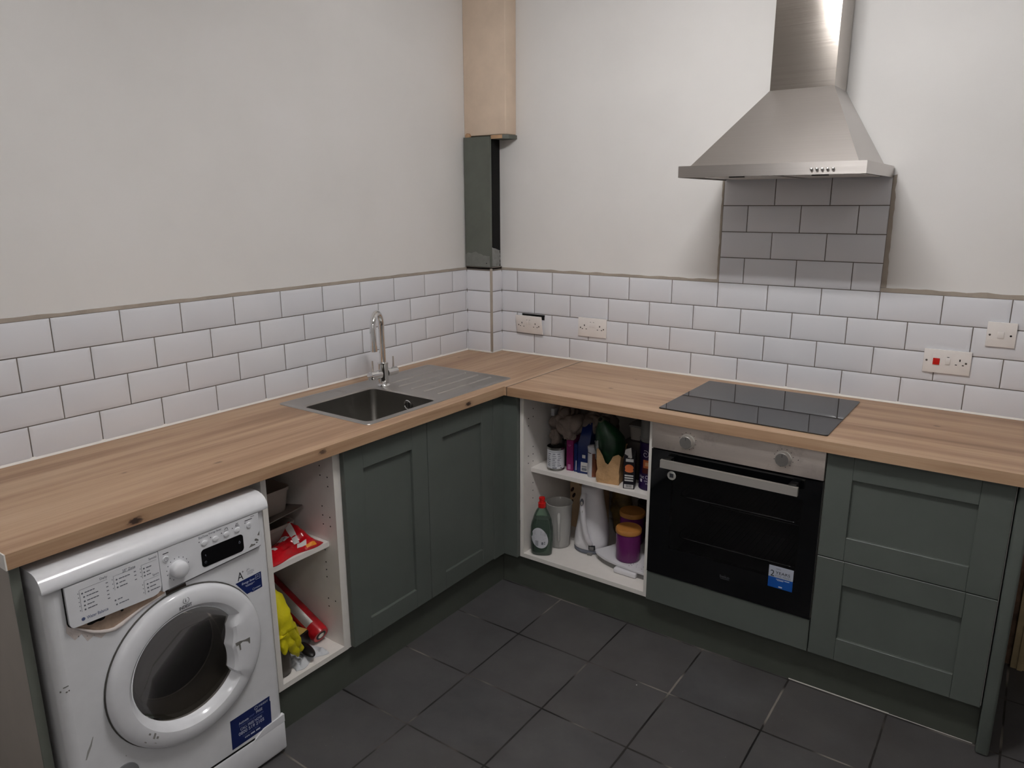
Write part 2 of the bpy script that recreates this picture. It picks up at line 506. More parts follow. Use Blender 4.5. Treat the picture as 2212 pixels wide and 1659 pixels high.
# wall_left
sp = thing('tile_splashback', 'white metro tile splashback behind the sink on the left wall', 'splashback', (0, -1.2, .91))
mb = MB(); band(mb, 'l', YA, -BD, range(4), Y0, 0.0); build('tiles', mb, M['tile'], sp, 20)
mb = MB(); mb.box((-WO, YA, .9105), (0, -BD, ZT), 0)
build('grout', mb, M['grout'], sp); mb = MB()
top = ragged(YA, -BD, ZT+.011, .004, 80, 3)
mb.prism([(-WO, YA, ZT)]+[(-WO, y, z) for y, z in top]+[(-WO, -BD, ZT)], (WO+.0012, 0, 0))
build('edge_grout', mb, M['edge_grout'], sp)
mb = MB(); mb.prism([(0.0, YA, .9095), (.009, YA, .9105), (.006, YA, .914), (0.002, YA, .9185)], (0, -BD-YA, 0)); build('sealant_bead', mb, M['silicone'], sp)
# wall_back
sp = thing('tile_splashback', 'white metro tile splashback behind the hob, rising under the cooker hood', 'splashback', (1.5, 0, .91))
mb = MB(); band(mb, 'b', BW, XB, range(4), X0); band(mb, 'b', X0, X0+3*T, range(-4, 0), X0)
build('tiles', mb, M['tile'], sp, 20)
mb = MB(); mb.box((BW, 0, .9105), (XB, WO, ZT), 0); mb.box((X0, 0, ZT), (X0+3*T, WO, ZT+4*HT))
build('grout', mb, M['grout'], sp); mb = MB()
tl = ragged(BW, X0, ZT+.011, .004, 50, 7)
mb.prism([(BW, WO, ZT)]+[(x, WO, z) for x, z in tl]+[(X0, WO, ZT)], (0, -WO-.0012, 0))
tr = ragged(X0+3*T, XB, ZT+.015, .006, 60, 9)
mb.prism([(X0+3*T, WO, ZT)]+[(x, WO, z) for x, z in tr]+[(XB, WO, ZT)], (0, -WO-.0012, 0))
le = [(X0-.008+.003*noise.noise((i*.4, 5, 0)), ZT+.0125+i*(4*HT-.009)/30) for i in range(31)]
mb.prism([(X0, WO, ZT+.0125)]+[(x, WO, z) for x, z in le]+[(X0, WO, ZT+4*HT)], (0, -WO-.0012, 0))
re_ = [(X0+3*T+.017+.005*noise.noise((i*.4, 15, 0))-.006*i/30, ZT+.0165+i*(4*HT-.013)/30) for i in range(31)]
mb.prism([(X0+3*T, WO, ZT+.0165)]+[(x, WO, z) for x, z in re_]+[(X0+3*T, WO, ZT+4*HT)], (0, -WO-.0012, 0))
build('edge_grout', mb, M['edge_grout'], sp)
mb = MB(); mb.prism([(BW, 0.0, .9095), (BW, -.009, .9105), (BW, -.006, .914), (BW, -.002, .9185)], (XB-BW, 0, 0)); build('sealant_bead', mb, M['silicone'], sp)
# boxed corner
sp = thing('tile_splashback', 'narrow stack of white tiles wrapping the boxed-in corner column', 'splashback', (.08, -.05, .91))
mb = MB()
for r in range(4):
    z1 = ZT - r*HT; z0 = z1-HT
    tile(mb, 'b', .0045, BW-.004, z0, z1, (0, 1), -BD)
    tile(mb, 'l', -BD+.003, -.005, z0, z1, (1, 0), BW-.0)
build('tiles', mb, M['tile'], sp, 20)
mb = MB(); mb.box((0, -BD, .9105), (BW, -BD+WO, ZT+.012)); mb.box((BW-WO, -BD, .9105), (BW, 0, ZT+.012)); build('corner_grout', MB().box((BW-.0055, -BD-.0052, .909), (BW+.0052, -BD+.0045, ZT+.010), bev=.0015), M['edge_grout'], sp, 30)
mb.box((0.001, -BD, ZT+.006), (BW, 0, ZT+.017))
build('grout', mb, M['grout'], sp)
mb = MB(); mb.box((.004, -BD-.008, .9095), (BW+.008, -BD, .916), bev=.002); mb.box((BW, -BD-.008, .9095), (BW+.008, -.008, .916), bev=.002); build('sealant_bead', mb, M['silicone'], sp)

# ---------------------------------------------------------------- worktops
WT, WB = .91, .8735
DA, DB = .6153, -.618
JX = .627
def slab(mb, xs, ys, keep, z0, z1):
    """boxes of a grid merged into one slab with holes"""
    nx, ny = len(xs), len(ys)
    K = [[keep((xs[i]+xs[i+1])/2, (ys[j]+ys[j+1])/2) for j in range(ny-1)] for i in range(nx-1)]
    vs = [(x, y, z) for z in (z0, z1) for x in xs for y in ys]
    ix = lambda i, j, k: k*nx*ny+i*ny+j
    fs = []
    g = lambda i, j: 0 <= i < nx-1 and 0 <= j < ny-1 and K[i][j]
    for i in range(nx-1):
        for j in range(ny-1):
            if not K[i][j]: continue
            fs.append((ix(i,j,1), ix(i+1,j,1), ix(i+1,j+1,1), ix(i,j+1,1)))
            fs.append((ix(i,j,0), ix(i,j+1,0), ix(i+1,j+1,0), ix(i+1,j,0)))
            if not g(i-1, j): fs.append((ix(i,j,0), ix(i,j,1), ix(i,j+1,1), ix(i,j+1,0)))
            if not g(i+1, j): fs.append((ix(i+1,j,0), ix(i+1,j+1,0), ix(i+1,j+1,1), ix(i+1,j,1)))
            if not g(i, j-1): fs.append((ix(i,j,0), ix(i+1,j,0), ix(i+1,j,1), ix(i,j,1)))
            if not g(i, j+1): fs.append((ix(i,j+1,0), ix(i,j+1,1), ix(i+1,j+1,1), ix(i+1,j+1,0)))
    mb.add(vs, fs)
M['wood_a'] = wood('oak_worktop_lengthwise_y', 1, [(DA, -2.143, .885, .011, 1), (DA, -1.56, .897, .009, .8), (DA, -.849, .889, .010, 1), (.47, -1.82, .91, .008, .5), (.09, -.27, .91, .006, .5), (.33, -2.02, .91, .005, .4)])
M['wood_b'] = wood('oak_worktop_lengthwise_x', 0, [(.985, -.395, .91, .007, .6), (2.12, -.24, .91, .007, .6), (1.0, -.2, .91, .005, .4), (2.5, DB, .89, .012, .7)])
wa = thing('worktop', 'oak-effect worktop over the washing machine and sink cabinet, cut round the sink', 'worktop', (.3, -1.3, WB))
# cut away the boxed corner
mb = MB(); slab(mb, [.0005, .105, BW+.0005, .543, DA, JX], [YA+.003, -1.295, DB, -.50, -BD-.0005, -.0005],
    lambda x, y: not (.105 < x < .543 and -1.295 < y < -.50) and not (x > DA and y < DB) and not (x < BW and y > -BD), WB, WT)
build('slab', mb, M['wood_a'], wa, 0)
build('end_strip', MB().box((.0005, YA, WB), (DA+.0005, YA+.003, WT+.0005)), M['white_edge'], wa, label='white edging strip')
wb = thing('worktop', 'oak-effect worktop over the oven and drawers, carrying the black hob', 'worktop', (1.6, -.3, WB))
mb = MB(); slab(mb, [JX+.003, 1.29, 1.83, 3.0], [DB, -.545, -.085, -.0005], lambda x, y: not (1.29 < x < 1.83 and -.545 < y < -.085), WB, WT)
build('slab', mb, M['wood_b'], wb, 0)
build('joint_strip', MB().box((JX, DB-.0012, WB), (JX+.003, -.001, WT+.0010)), M['alu'], wb, label='thin metal jointing strip')

# ---------------------------------------------------------------- sink
def rrect(x0, x1, y0, y1, r, z, n=6):
    out = []
    for cx, cy, a0 in ((x1-r, y1-r, 0), (x0+r, y1-r, 90), (x0+r, y0+r, 180), (x1-r, y0+r, 270)):
        for i in range(n+1):
            a = math.radians(a0+90*i/n)
            out.append((cx+r*math.cos(a), cy+r*math.sin(a), z))
    return out
sk = thing('kitchen_sink', 'stainless steel inset sink with square bowl and ribbed drainer', 'sink', (.3, -.9, .75))
SX0, SX1, SY0, SY1 = .079, .560, -1.318, -.480
bx0, bx1, by0, by1 = .180, .522, -1.280, -.926
mb = MB()
L = [rrect(SX0, SX1, SY0, SY1, .020, WT+.0003), rrect(SX0+.001, SX1-.001, SY0+.001, SY1-.001, .020, WT+.0024), rrect(SX0+.012, SX1-.012, SY0+.012, SY1-.012, .016, WT+.0022),
     rrect(SX0+.016, SX1-.016, SY0+.016, SY1-.016, .014, WT+.0002),
     rrect(bx0-.012, bx1+.010, by0-.012, by1+.012, .03, WT+.0002), rrect(bx0-.005, bx1+.005, by0-.005, by1+.005, .028, WT-.001), rrect(bx0, bx1, by0, by1, .025, WT-.006)]
mb.loops(L, 0)
build('rim', mb, M['steel_sink'], sk, 50)
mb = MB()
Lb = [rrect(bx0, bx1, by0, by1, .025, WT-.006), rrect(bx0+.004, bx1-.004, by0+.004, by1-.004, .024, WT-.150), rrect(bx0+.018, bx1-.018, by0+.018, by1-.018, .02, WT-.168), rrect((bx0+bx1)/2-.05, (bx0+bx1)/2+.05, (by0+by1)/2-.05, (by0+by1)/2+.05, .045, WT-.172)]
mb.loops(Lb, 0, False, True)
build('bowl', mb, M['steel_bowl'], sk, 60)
mb = MB()
for x in (.195, .262, .330, .400, .470):
    y0, y1 = -.865, -.515
    mb.loops([rrect(x-.006, x+.006, y0, y1, .0058, WT+.0003, 4), rrect(x-.004, x+.004, y0+.003, y1-.003, .0038, WT+.0030, 4), rrect(x-.0015, x+.0015, y0+.006, y1-.006, .0014, WT+.0042, 4)], 0, False, True)
build('drainer_ribs', mb, M['steel_sink'], sk, 50)
mb = MB(); mb.lathe([(.020, -.0005), (.020, -.003), (.017, -.004), (.015, -.002)], (.375, by1-.004, WT-.044), 'y', 24, 0, False, True)
mb.lathe([(.012, -.001), (.012, -.0045)], (.375, by1-.004, WT-.044), 'y', 20, 1, False, True)
mb.box((.374, by1-.0095, WT-.056), (.377, by1-.0055, WT-.032), 0)
build('overflow', mb, [M['chrome'], M['hole']], sk)
mb = MB(); mb.lathe([(.042, .0), (.040, .003), (.030, .002), (.012, .001)], ((bx0+bx1)/2, (by0+by1)/2, WT-.1718), 'z', 28, 0, False, True); build('waste', mb, M['chrome'], sk)

# tap
TX, TY = .200, -.885
tp = thing('mixer_tap', 'chrome twin-lever kitchen mixer tap with swan-neck spout behind the sink', 'tap', (TX, TY, WT))
mb = MB()
mb.lathe([(.026, .0005), (.026, .004), (.0225, .008), (.0215, .012), (.0205, .09), (.0215, .092), (.0215, .097), (.017, .099), (.0135, .100)], (TX, TY, WT), 'z', 32)
build('body', mb, M['chrome'], tp, 40)
ph = math.radians(-63); R = .05; ZA = WT+.262; pts = [(TX, TY, WT+.095), (TX, TY, WT+.17)]
for i in range(15):
    a = math.pi*i/14
    pts.append((TX+(R-R*math.cos(a))*math.cos(ph), TY+(R-R*math.cos(a))*math.sin(ph), ZA-.012+.055*math.sin(a)))
pts.append((TX+2*R*math.cos(ph), TY+2*R*math.sin(ph), WT+.17))
mb = MB().tube(pts, .0125, 18)
mb.cyl((pts[-1][0], pts[-1][1], WT+.185), (pts[-1][0], pts[-1][1], WT+.162), .0135, n=18)
build('spout', mb, M['chrome'], tp, 50)
for s, nm in ((-1, 'cold'), (1, 'hot')):
    mb = MB(); z = WT+.052
    mb.lathe([(.0175, 0), (.0178, .048), (.0165, .056), (.008, .060)] if s > 0 else [(.0175, 0), (.0178, -.048), (.0165, -.056), (.008, -.060)], (TX, TY+s*.018, z), 'y', 26)
    o = build('handle', mb, M['chrome'], tp, 40)
    mb = MB().tube([(TX, TY+s*.058, z+.014), (TX, TY+s*.058, z+.062)], [.0042, .0034], 12); build('lever', mb, M['chrome'], o, 50)

# ---------------------------------------------------------------- cabinets
CB, CT = .150, .8725      # carcass bottom and top
def shaker_x(mb, xf, y0, y1, z0, z1, fr=(.083, .083), rail=(.078, .078), th=.02):
    """framed door facing +x; recessed panel between stiles and rails"""
    a, b = y0+fr[0], y1-fr[1]; c, d = z0+rail[0], z1-rail[1]
    mb.box((xf-th, y0, z0), (xf, a-.0004, z1), bev=.0012, seg=1)
    mb.box((xf-th, b+.0004, z0), (xf, y1, z1), bev=.0012, seg=1)
    mb.box((xf-th, a, z0), (xf-.0004, b, c), bev=.001, seg=1)
    mb.box((xf-th, a, d), (xf-.0004, b, z1), bev=.001, seg=1)
    mb.box((xf-th, a-.004, c-.004), (xf-.0115, b+.004, d+.004))
def shaker_y(mb, yf, x0, x1, z0, z1, fr=(.08, .08), rail=(.075, .075), th=.02):
    a, b = x0+fr[0], x1-fr[1]; c, d = z0+rail[0], z1-rail[1]
    mb.box((x0, yf, z0), (a-.0004, yf+th, z1), bev=.0012, seg=1)
    mb.box((b+.0004, yf, z0), (x1, yf+th, z1), bev=.0012, seg=1)
    mb.box((a, yf+.0004, z0), (b, yf+th, c), bev=.001, seg=1)
    mb.box((a, yf+.0004, d), (b, yf+th, z1), bev=.001, seg=1)
    mb.box((a-.004, yf+.0115, c-.004), (b+.004, yf+th, d+.004))
XF, YFc = .590, -.590     # door fronts
# sink cabinet, two doors
sc_ = thing('base_cabinet', 'dark green two-door base cabinet under the sink', 'cabinet', (.3, -1.06, CB))
mb = MB()
mb.box((.03, -1.469, CB), (.568, -1.451, CT)); mb.box((.03, -.668, CB), (.568, -.650, CT)); mb.box((.03, -1.451, CB), (.568, -.668, CB+.018)); mb.box((.03, -1.451, CB), (.036, -.668, .70))
build('carcass', mb, M['white_mel'], sc_, 0)
mb = MB(); shaker_x(mb, XF, -1.459, -1.0625, .155, .862, (.083, .080), (.073, .080)); build('door', mb, M['green'], sc_, 20)
mb = MB(); shaker_x(mb, XF, -1.0595, -.662, .155, .862, (.085, .076), (.073, .079)); build('door', mb, M['green'], sc_, 20)
# corner filler posts
fl = thing('corner_post', 'dark green L-shaped filler post in the inner corner between the two runs', 'filler panel', (XF, YFc, CB))
mb = MB(); mb.box((.570, -.6595, CB), (XF, YFc, CT), bev=.0008, seg=1); build('left_panel', mb, M['green'], fl, 20)
mb = MB(); mb.box((XF-.002, YFc, CB), (.6595, YFc+.02, CT), bev=.0008, seg=1); build('right_panel', mb, M['green'], fl, 20)
# open cabinet on the left run
def pegs(mb, pts, axis, val, sgn):
    for a, z in pts:
        if axis == 'y': mb.lathe([(.0026, sgn*.0003), (.0026, -sgn*.001)], (a, val, z), 'y', 10, 1)
        else: mb.lathe([(.0026, sgn*.0003), (.0026, -sgn*.001)], (val, a, z), 'x', 10, 1)
ca = thing('open_cabinet', 'narrow doorless white base cabinet between washing machine and sink cabinet', 'cabinet', (.3, -1.61, CB))
mb = MB(); yl, yr = -1.757, -1.470
mb.box((.02, yr-.018, CB), (.568, yr, CT)); mb.box((.02, yl, CB), (.568, yl+.018, CT)); mb.box((.02, yl+.018, CB), (.568, yr-.018, CB+.018)); mb.box((.02, yl+.018, CB+.018), (.026, yr-.018, CT))
mb.box((.568, yr-.018, CB), (.570, yr, CT), 2); mb.box((.568, yl, CB), (.570, yl+.018, CT), 2); mb.box((.568, yl+.018, CB), (.570, yr-.018, CB+.018), 2)
pg = [(.54, z) for z in (.775, .743, .635, .603, .33)] + [(.505, z) for z in (.808, .775, .667, .635, .603, .51, .465, .437, .41, .33, .30)] + [(.10, z) for z in (.5, .468)]
pegs(mb, pg, 'y', yr-.018, -1)
build('carcass', mb, [M['white_mel'], M['hole'], M['white_edge']], ca, 0)
mb = MB().box((.03, yl+.0185, .528), (.527, yr-.0185, .546)); build('shelf', mb, M['white_mel'], ca, 0)
mb = MB().cyl((.50, yr-.018, .5235), (.50, yr-.030, .5235), .0035, n=10); build('shelf_pin', mb, M['screw'], ca)
# open cabinet on the back run
cb_ = thing('open_cabinet', 'wide doorless white base cabinet full of groceries left of the oven', 'cabinet', (.96, -.3, CB))
mb = MB(); xl, xr = .661, 1.260
mb.box((xl, -.568, CB), (xl+.018, -.02, CT)); mb.box((xr-.018, -.568, CB), (xr, -.02, CT)); mb.box((xl+.018, -.568, CB), (xr-.018, -.02, CB+.018)); mb.box((xl+.018, -.026, CB+.018), (xr-.018, -.02, CT))
mb.box((xl, -.570, CB), (xl+.018, -.568, CT), 2); mb.box((xr-.018, -.570, CB), (xr, -.568, CT), 2); mb.box((xl+.018, -.570, CB), (xr-.018, -.568, CB+.018), 2)
pg = [(-.535, z) for z in (.765, .733, .60, .568)] + [(-.50, z) for z in (.80, .765, .633, .60, .568, .47, .435, .40)] + [(-.1, z) for z in (.4, .432)]
i0 = len(mb.v)
for y, z in pg: mb.lathe([(.0026, .0003), (.0026, -.001)], (xl+.018, y, z), 'x', 10, 1)
build('carcass', mb, [M['white_mel'], M['hole'], M['white_edge']], cb_, 0)
mb = MB().box((xl+.0185, -.515, .525), (xr-.0185, -.03, .543)); build('shelf', mb, M['white_mel'], cb_, 0)
mb = MB().box((xl+.018, -.36, .735), (xl+.034, -.325, .768), bev=.002); build('hanging_bracket', mb, M['appl_pl'], cb_)
# oven housing
oh = thing('oven_housing', 'dark green and white oven housing with a plain green strip beneath the oven', 'cabinet', (1.56, -.3, CB))
mb = MB(); mb.box((1.2605, -.568, CB), (1.266, -.02, CT)); mb.box((1.853, -.568, CB), (1.8585, -.02, CT)); mb.box((1.266, -.568, CB), (1.853, -.02, CB+.018)); mb.box((1.266, -.568, .255), (1.853, -.05, .268))
build('carcass', mb, M['white_mel'], oh, 0)
mb = MB().box((1.263, -.590, .155), (1.8575, -.570, .2725), bev=.0012, seg=1); build('filler_strip', mb, M['green'], oh, 20)
# drawer cabinet
dc = thing('drawer_cabinet', 'dark green base cabinet with two deep shaker drawers right of the oven', 'cabinet', (2.11, -.3, CB))
mb = MB(); mb.box((1.859, -.568, CB), (1.877, -.02, CT)); mb.box((2.343, -.568, CB), (2.361, -.02, CT)); mb.box((1.877, -.568, CB), (2.343, -.02, CB+.018)); mb.box((1.877, -.566, CB+.018), (2.343, -.560, CT-.002))
build('carcass', mb, M['white_mel'], dc, 0)
mb = MB(); shaker_y(mb, YFc, 1.8610, 2.3585, .5145, .866, (.079, .082), (.080, .077)); build('drawer', mb, M['green'], dc, 20)
mb = MB(); shaker_y(mb, YFc, 1.8610, 2.3585, .155, .5115, (.083, .080), (.081, .083)); build('drawer', mb, M['green'], dc, 20)
# end panels
mb = MB().box((2.3635, -.592, 0), (2.399, -.0005, WB-.0005), bev=.008, seg=3)
tag(build('end_panel', mb, M['green'], None, 40), 'dark green end panel closing the cabinet run right of the drawers', 'end panel')
ep = thing('end_panel', 'grey end panel left of the washing machine, holding up the worktop', 'end panel', (.3, -2.402, 0))
build('panel', MB().box((.0005, -2.413, 0), (.586, -2.394, WB-.0005)), M['panel_face'], ep, 0)
build('front_edging', MB().box((.586, -2.414, 0), (.591, -2.393, WB-.0005), bev=.001), M['panel_edge'], ep, 20, label='green-grey edging')
# plinths
mb = MB().box((.540, -1.79, 0), (.556, -.549, CB-.0005)); tag(build('plinth', mb, M['green_shaded'], None, 0), 'dark green plinth under the sink cabinet, left leg of the corner', 'plinth')
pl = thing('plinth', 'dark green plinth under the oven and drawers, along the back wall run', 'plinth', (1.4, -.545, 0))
build('board', MB().box((.5565, -.548, 0), (2.3625, -.532, CB-.0005)), M['green_shaded'], pl, 0)
mb = MB().box((1.80, -.5492, .0005), (2.12, -.5482, .0040)); mb.box((2.12, -.5490, .0005), (2.355, -.5482, .0022)); build('reflection_strip', mb, M['white_edge'], pl, 0, label='white strip at the floor, drawn for a metallic reflection')  # pale strip put in for a metallic reflection along the plinth foot

# ---------------------------------------------------------------- hob
hb = thing('induction_hob', 'black glass hob set flush in the worktop beneath the hood', 'hob', (1.56, -.31, .86))
mb = MB(); x0, x1, y0, y1 = 1.269, 1.850, -.565, -.064
mb.loops([rrect(x0, x1, y0, y1, .008, WT+.0003), rrect(x0, x1, y0, y1, .008, WT+.0035), rrect(x0+.001, x1-.001, y0+.001, y1-.001, .0072, WT+.0045)], 0, True, True)
build('glass_top', mb, M['hob'], hb, 30)
build('housing', MB().box((1.295, -.54, .876), (1.825, -.09, WT)), M['black'], hb, 0)

# ---------------------------------------------------------------- oven
ov = thing('built_in_oven', 'built-in electric oven with steel control panel and black glass door', 'oven', (1.56, -.3, .272))
OF = -.595
mb = MB(); mb.box((1.263, OF, .770), (1.8575, OF+.024, .866), bev=.0015); build('control_panel', mb, M['steel_oven'], ov, 30)
mb = MB(); x0, x1, y0, y1 = 1.275, 1.845, -.572, -.06
for a, b in (((x0,y0,.275),(x0+.004,y1,.862)), ((x1-.004,y0,.275),(x1,y1,.862)), ((x0,y1-.004,.275),(x1,y1,.862)), ((x0,y0,.858),(x1,y1,.862)), ((x0,y0,.275),(x1,y1,.279))): mb.box(a, b)
mb.box((x0+.05, y0, .33), (x0+.054, y1, .72)); mb.box((x1-.054, y0, .33), (x1-.05, y1, .72)); mb.box((x0+.05, -.14, .33), (x1-.05, -.136, .72)); mb.box((x0+.05, y0, .33), (x1-.05, y1, .334)); mb.box((x0+.05, y0, .716), (x1-.05, y1, .72))
build('cavity', mb, M['enamel'], ov, 0)
dr = None
wx0, wx1, wz0, wz1 = 1.345, 1.800, .392, .690
mb = MB(); slab_y = [(1.264, wx0), (wx0, wx1), (wx1, 1.8565)]
mb.box((1.264, OF+.001, .277), (wx0, OF+.021, .7655)); mb.box((wx1, OF+.001, .277), (1.8565, OF+.021, .7655)); mb.box((wx0, OF+.001, .277), (wx1, OF+.021, wz0)); mb.box((wx0, OF+.001, wz1), (wx1, OF+.021, .7655))
dr = build('door', mb, M['oven_glass'], ov, 0)
build('window', MB().box((wx0, OF+.0012, wz0), (wx1, OF+.0030, wz1)), M['oven_pane'], dr, 0)
# handle
mb = MB(); hx0, hx1 = 1.318, 1.792
L = []
for x in (hx0, hx1):
    L.append([(x, -.640+.007*math.cos(a), .731+.0155*math.sin(a)) if True else None for a in [2*math.pi*i/20 for i in range(20)]])
L = [[(p[0], -.634+max(-.0065, min(.0065, (p[1]+.640)*1.6)), .731+max(-.0145, min(.0145, (p[2]-.731)*1.35))) for p in l] for l in L]
mb.loops(L, 0, True, True); h = build('handle', mb, M['steel_bar'], dr, 30)
for x in (hx0+.008, hx1-.034): build('handle_bracket', MB().box((x, -.629, .733), (x+.026, OF+.002, .749), bev=.002), M['black'], h, 30)
for x, z, ri in ((1.399, .818, 1), (1.729, .822, 0)):
    mb = MB(); mb.lathe([(.0265, 0), (.0265, -.003), (.0235, -.004), (.0230, -.020), (.0212, -.0225)], (x, OF, z), 'y', 36, 0, True, False); mb.lathe([(.0212, -.0225), (.0200, -.0215)], (x, OF, z), 'y', 36, 1)
    k = build('control_knob', mb, [M['steel_bar'], M['knob_face']], ov, 35)
    mb = MB(); build('pointer', MB().box((x-.0008, OF-.0228, z+.008), (x+.0008, OF-.0212, z+.019)), M['print_dark'], k, 0)
    for q in range(12):
        a = math.radians(q*30+15)
        mb.box((x+.031*math.sin(a)-.0012, OF-.0004, z+.031*math.cos(a)-.0012), (x+.031*math.sin(a)+.0012, OF, z+.031*math.cos(a)+.0012))
    build('dial_marks', mb, M['print_dark'], k, 0)
mb = MB().lathe([(.0016, 0), (.0016, -.0006)], (1.775, OF, .824), 'y', 12); build('indicator_lamp', mb, M['hole'], ov)
mb = MB(); text(mb, 'beko', (1.546, OF+.0009, .337), RX, UP, .034, .011); mb.box((1.548, OF+.0004, .333), (1.58, OF+.001, .3340)); build('lettering', mb, pm('faint_silver_print', (70, 72, 76), .4), dr, 0)
# stickers
sx0, sx1, sz0, sz1 = 1.713, 1.794, .357, .4365
mb = MB(); mb.box((sx0, OF+.0002, sz0), (sx1, OF+.001, .3955), 1); mb.box((sx0, OF+.0002, .3955), (sx1, OF+.001, sz1), 0)
st = build('sticker', mb, [pm('pale_sticker', (178, 184, 198), .5), pm('blue_sticker', (14, 78, 160), .4)], dr, 0, label='pale and blue warranty sticker')
mb = MB(); text(mb, '2', (sx0+.006, OF+.0002, .398), RX, UP, .013, .022); text(mb, 'YEARS', (sx0+.023, OF+.0002, .4085), RX, UP, .048, .010); build('lettering', mb, M['print_dark'], st, 0)
mb = MB(); text(mb, 'FOR FREE!', (sx0+.023, OF+.0002, .3985), RX, UP, .050, .0068, m=1)
mb.box((sx0+.026, OF, .389), (sx0+.052, OF+.0002, .3905), 2); mb.box((sx0+.030, OF, .3855), (sx0+.050, OF+.0002, .387), 2); mb.box((sx0+.054, OF, .3885), (sx0+.070, OF+.0002, .391), 2); mb.box((sx0+.036, OF, .361), (sx0+.048, OF+.0002, .3655), 2); mb.box((sx0+.024, OF, .4265), (sx0+.04, OF+.0002, .4285), 1)
build('small_print', mb, [M['print_dark'], pm('grey_letters', (130, 134, 140), .5), M['print_white']], st, 0)
mb = MB(); mb.lathe([(.0165, 0), (.0165, -.0008)], (1.345, OF+.001, .677), 'y', 28, 0)
rs = build('round_sticker', mb, pm('white_round_sticker', (205, 205, 200), .5), dr)
mb = MB(); mb.box((1.3378, OF-.0003, .6695), (1.3522, OF+.0001, .6845), 0)
for q in range(3): mb.box((1.3392, OF-.0006, .6715+q*.0042), (1.3508, OF-.0002, .6735+q*.0042), 1)
build('printed_symbol', mb, [M['print_dark'], M['print_grey']], rs, 0)
for z in (.420, .584):
    rk = MB(); xa, xb = 1.352, 1.792
    rk.tube([(xa, -.50, z), (xa+.012, -.535, z+.001), (xa+.03, -.54, z+.001), (xb-.03, -.54, z+.001), (xb-.012, -.535, z+.001), (xb, -.50, z)], .0034, 8)
    rk.tube([(xa, -.50, z), (xa, -.18, z)], .0022, 8); rk.tube([(xb, -.50, z), (xb, -.18, z)], .0022, 8); rk.tube([(xa, -.18, z), (xb, -.18, z)], .0022, 8)
    for q in range(22): rk.tube([(xa+.02+q*(xb-xa-.04)/21, -.53, z), (xa+.02+q*(xb-xa-.04)/21, -.18, z)], .0011, 6)
    build('wire_rack', rk, M['chrome'], ov, 50)

# ---------------------------------------------------------------- cooker hood
hd = thing('cooker_hood', 'brushed steel chimney cooker hood on the wall above the hob', 'cooker hood', (1.565, 0, 1.717))
HX0, HX1, HY, HZ0, HZ1 = 1.2655, 1.8645, -.480, 1.7175, 1.7555
mb = MB(); mb.box((HX0, HY, HZ0), (HX1, HY+.0015, HZ1)); mb.box((HX0, HY+.0015, HZ0), (HX0+.0015, -.0065, HZ1)); mb.box((HX1-.0015, HY+.0015, HZ0), (HX1, -.0065, HZ1))
mb.box((HX0+.0015, HY+.0015, HZ1-.0015), (HX1-.0015, -.0065, HZ1))
build('rim', mb, M['steel_hood'], hd, 0)
mb = MB()
q0 = [(1.295, -.450, HZ1), (1.835, -.450, HZ1), (1.835, -.0065, HZ1), (1.295, -.0065, HZ1)]
q1 = [(1.467, -.186, 2.015), (1.682, -.186, 2.015), (1.682, -.0065, 2.015), (1.467, -.0065, 2.015)]
mb.loops([q0, q1], 0); build('canopy', mb, M['steel_hood'], hd, 0)
mb = MB(); c0 = [(1.4675, -.1855, 2.010), (1.6815, -.1855, 2.010), (1.6815, -.0065, 2.010), (1.4675, -.0065, 2.010)]
mb.loops([c0, [(a, b, CZ-.001) for a, b, c in c0]], 0, False, True)
mb.box((1.6805, -.187, 2.012), (1.683, -.184, CZ-.002))
build('chimney', mb, M['steel_chim'], hd, 0)
mb = MB(); mb.box((HX0+.0015, HY+.0015, HZ0+.004), (HX1-.0015, -.0065, HZ0+.007), 0)
for x in (1.33, 1.60):
    mb.box((x, -.40, HZ0+.001), (x+.235, -.08, HZ0+.004), 1, bev=.001)
    mb.box((x+.09, -.41, HZ0-.001), (x+.14, -.395, HZ0+.003), 2)
for x in (1.37, 1.46, 1.55, 1.72, 1.80): mb.box((x, HY+.006, HZ0), (x+.022, HY+.014, HZ0+.004), 2)
build('underside', mb, [pm('grey_hood_underside', (110, 104, 100), .45), M['steel_bar'], M['hole']], hd, 20)
for i in range(5):
    x = 1.7065+i*.01595
    mb = MB(); mb.lathe([(.0045, 0), (.0045, -.005), (.0036, -.0075), (.0015, -.0085)], (x, HY, 1.7335), 'y', 16)
    build('button', mb, M['chrome'], hd)

# ---------------------------------------------------------------- corner board, shelf offcut and peg
cbd = thing('corner_board', 'tall grey-green board covering the corner pipes, smeared with grey filler at its foot', 'panel', (.08, -.09, 1.333))
build('board', MB().box((.0065, -.100, 1.3335), (.160, -.084, 1.9385), bev=.0008, seg=1), M['corner_green'], cbd, 20)
mb = MB(); pts = []
for i in range(25):
    u = i/24; pts.append((.008+.148*u, -.1008, 1.395+.008*math.sin(u*5)+.010*noise.noise((u*6, 1, 0))-.012*max(0, .25-u)*4*.5))
mb.prism([(.008, -.1008, 1.336)]+pts+[(.156, -.1008, 1.336)], (0, .0009, 0)); mb.lathe([(.0028, 0), (.0028, -.0005)], (.137, -.1008, 1.352), 'y', 10, 1)
build('filler_smear', mb, [M['filler'], M['hole']], cbd, 20, label='smeared grey filler')
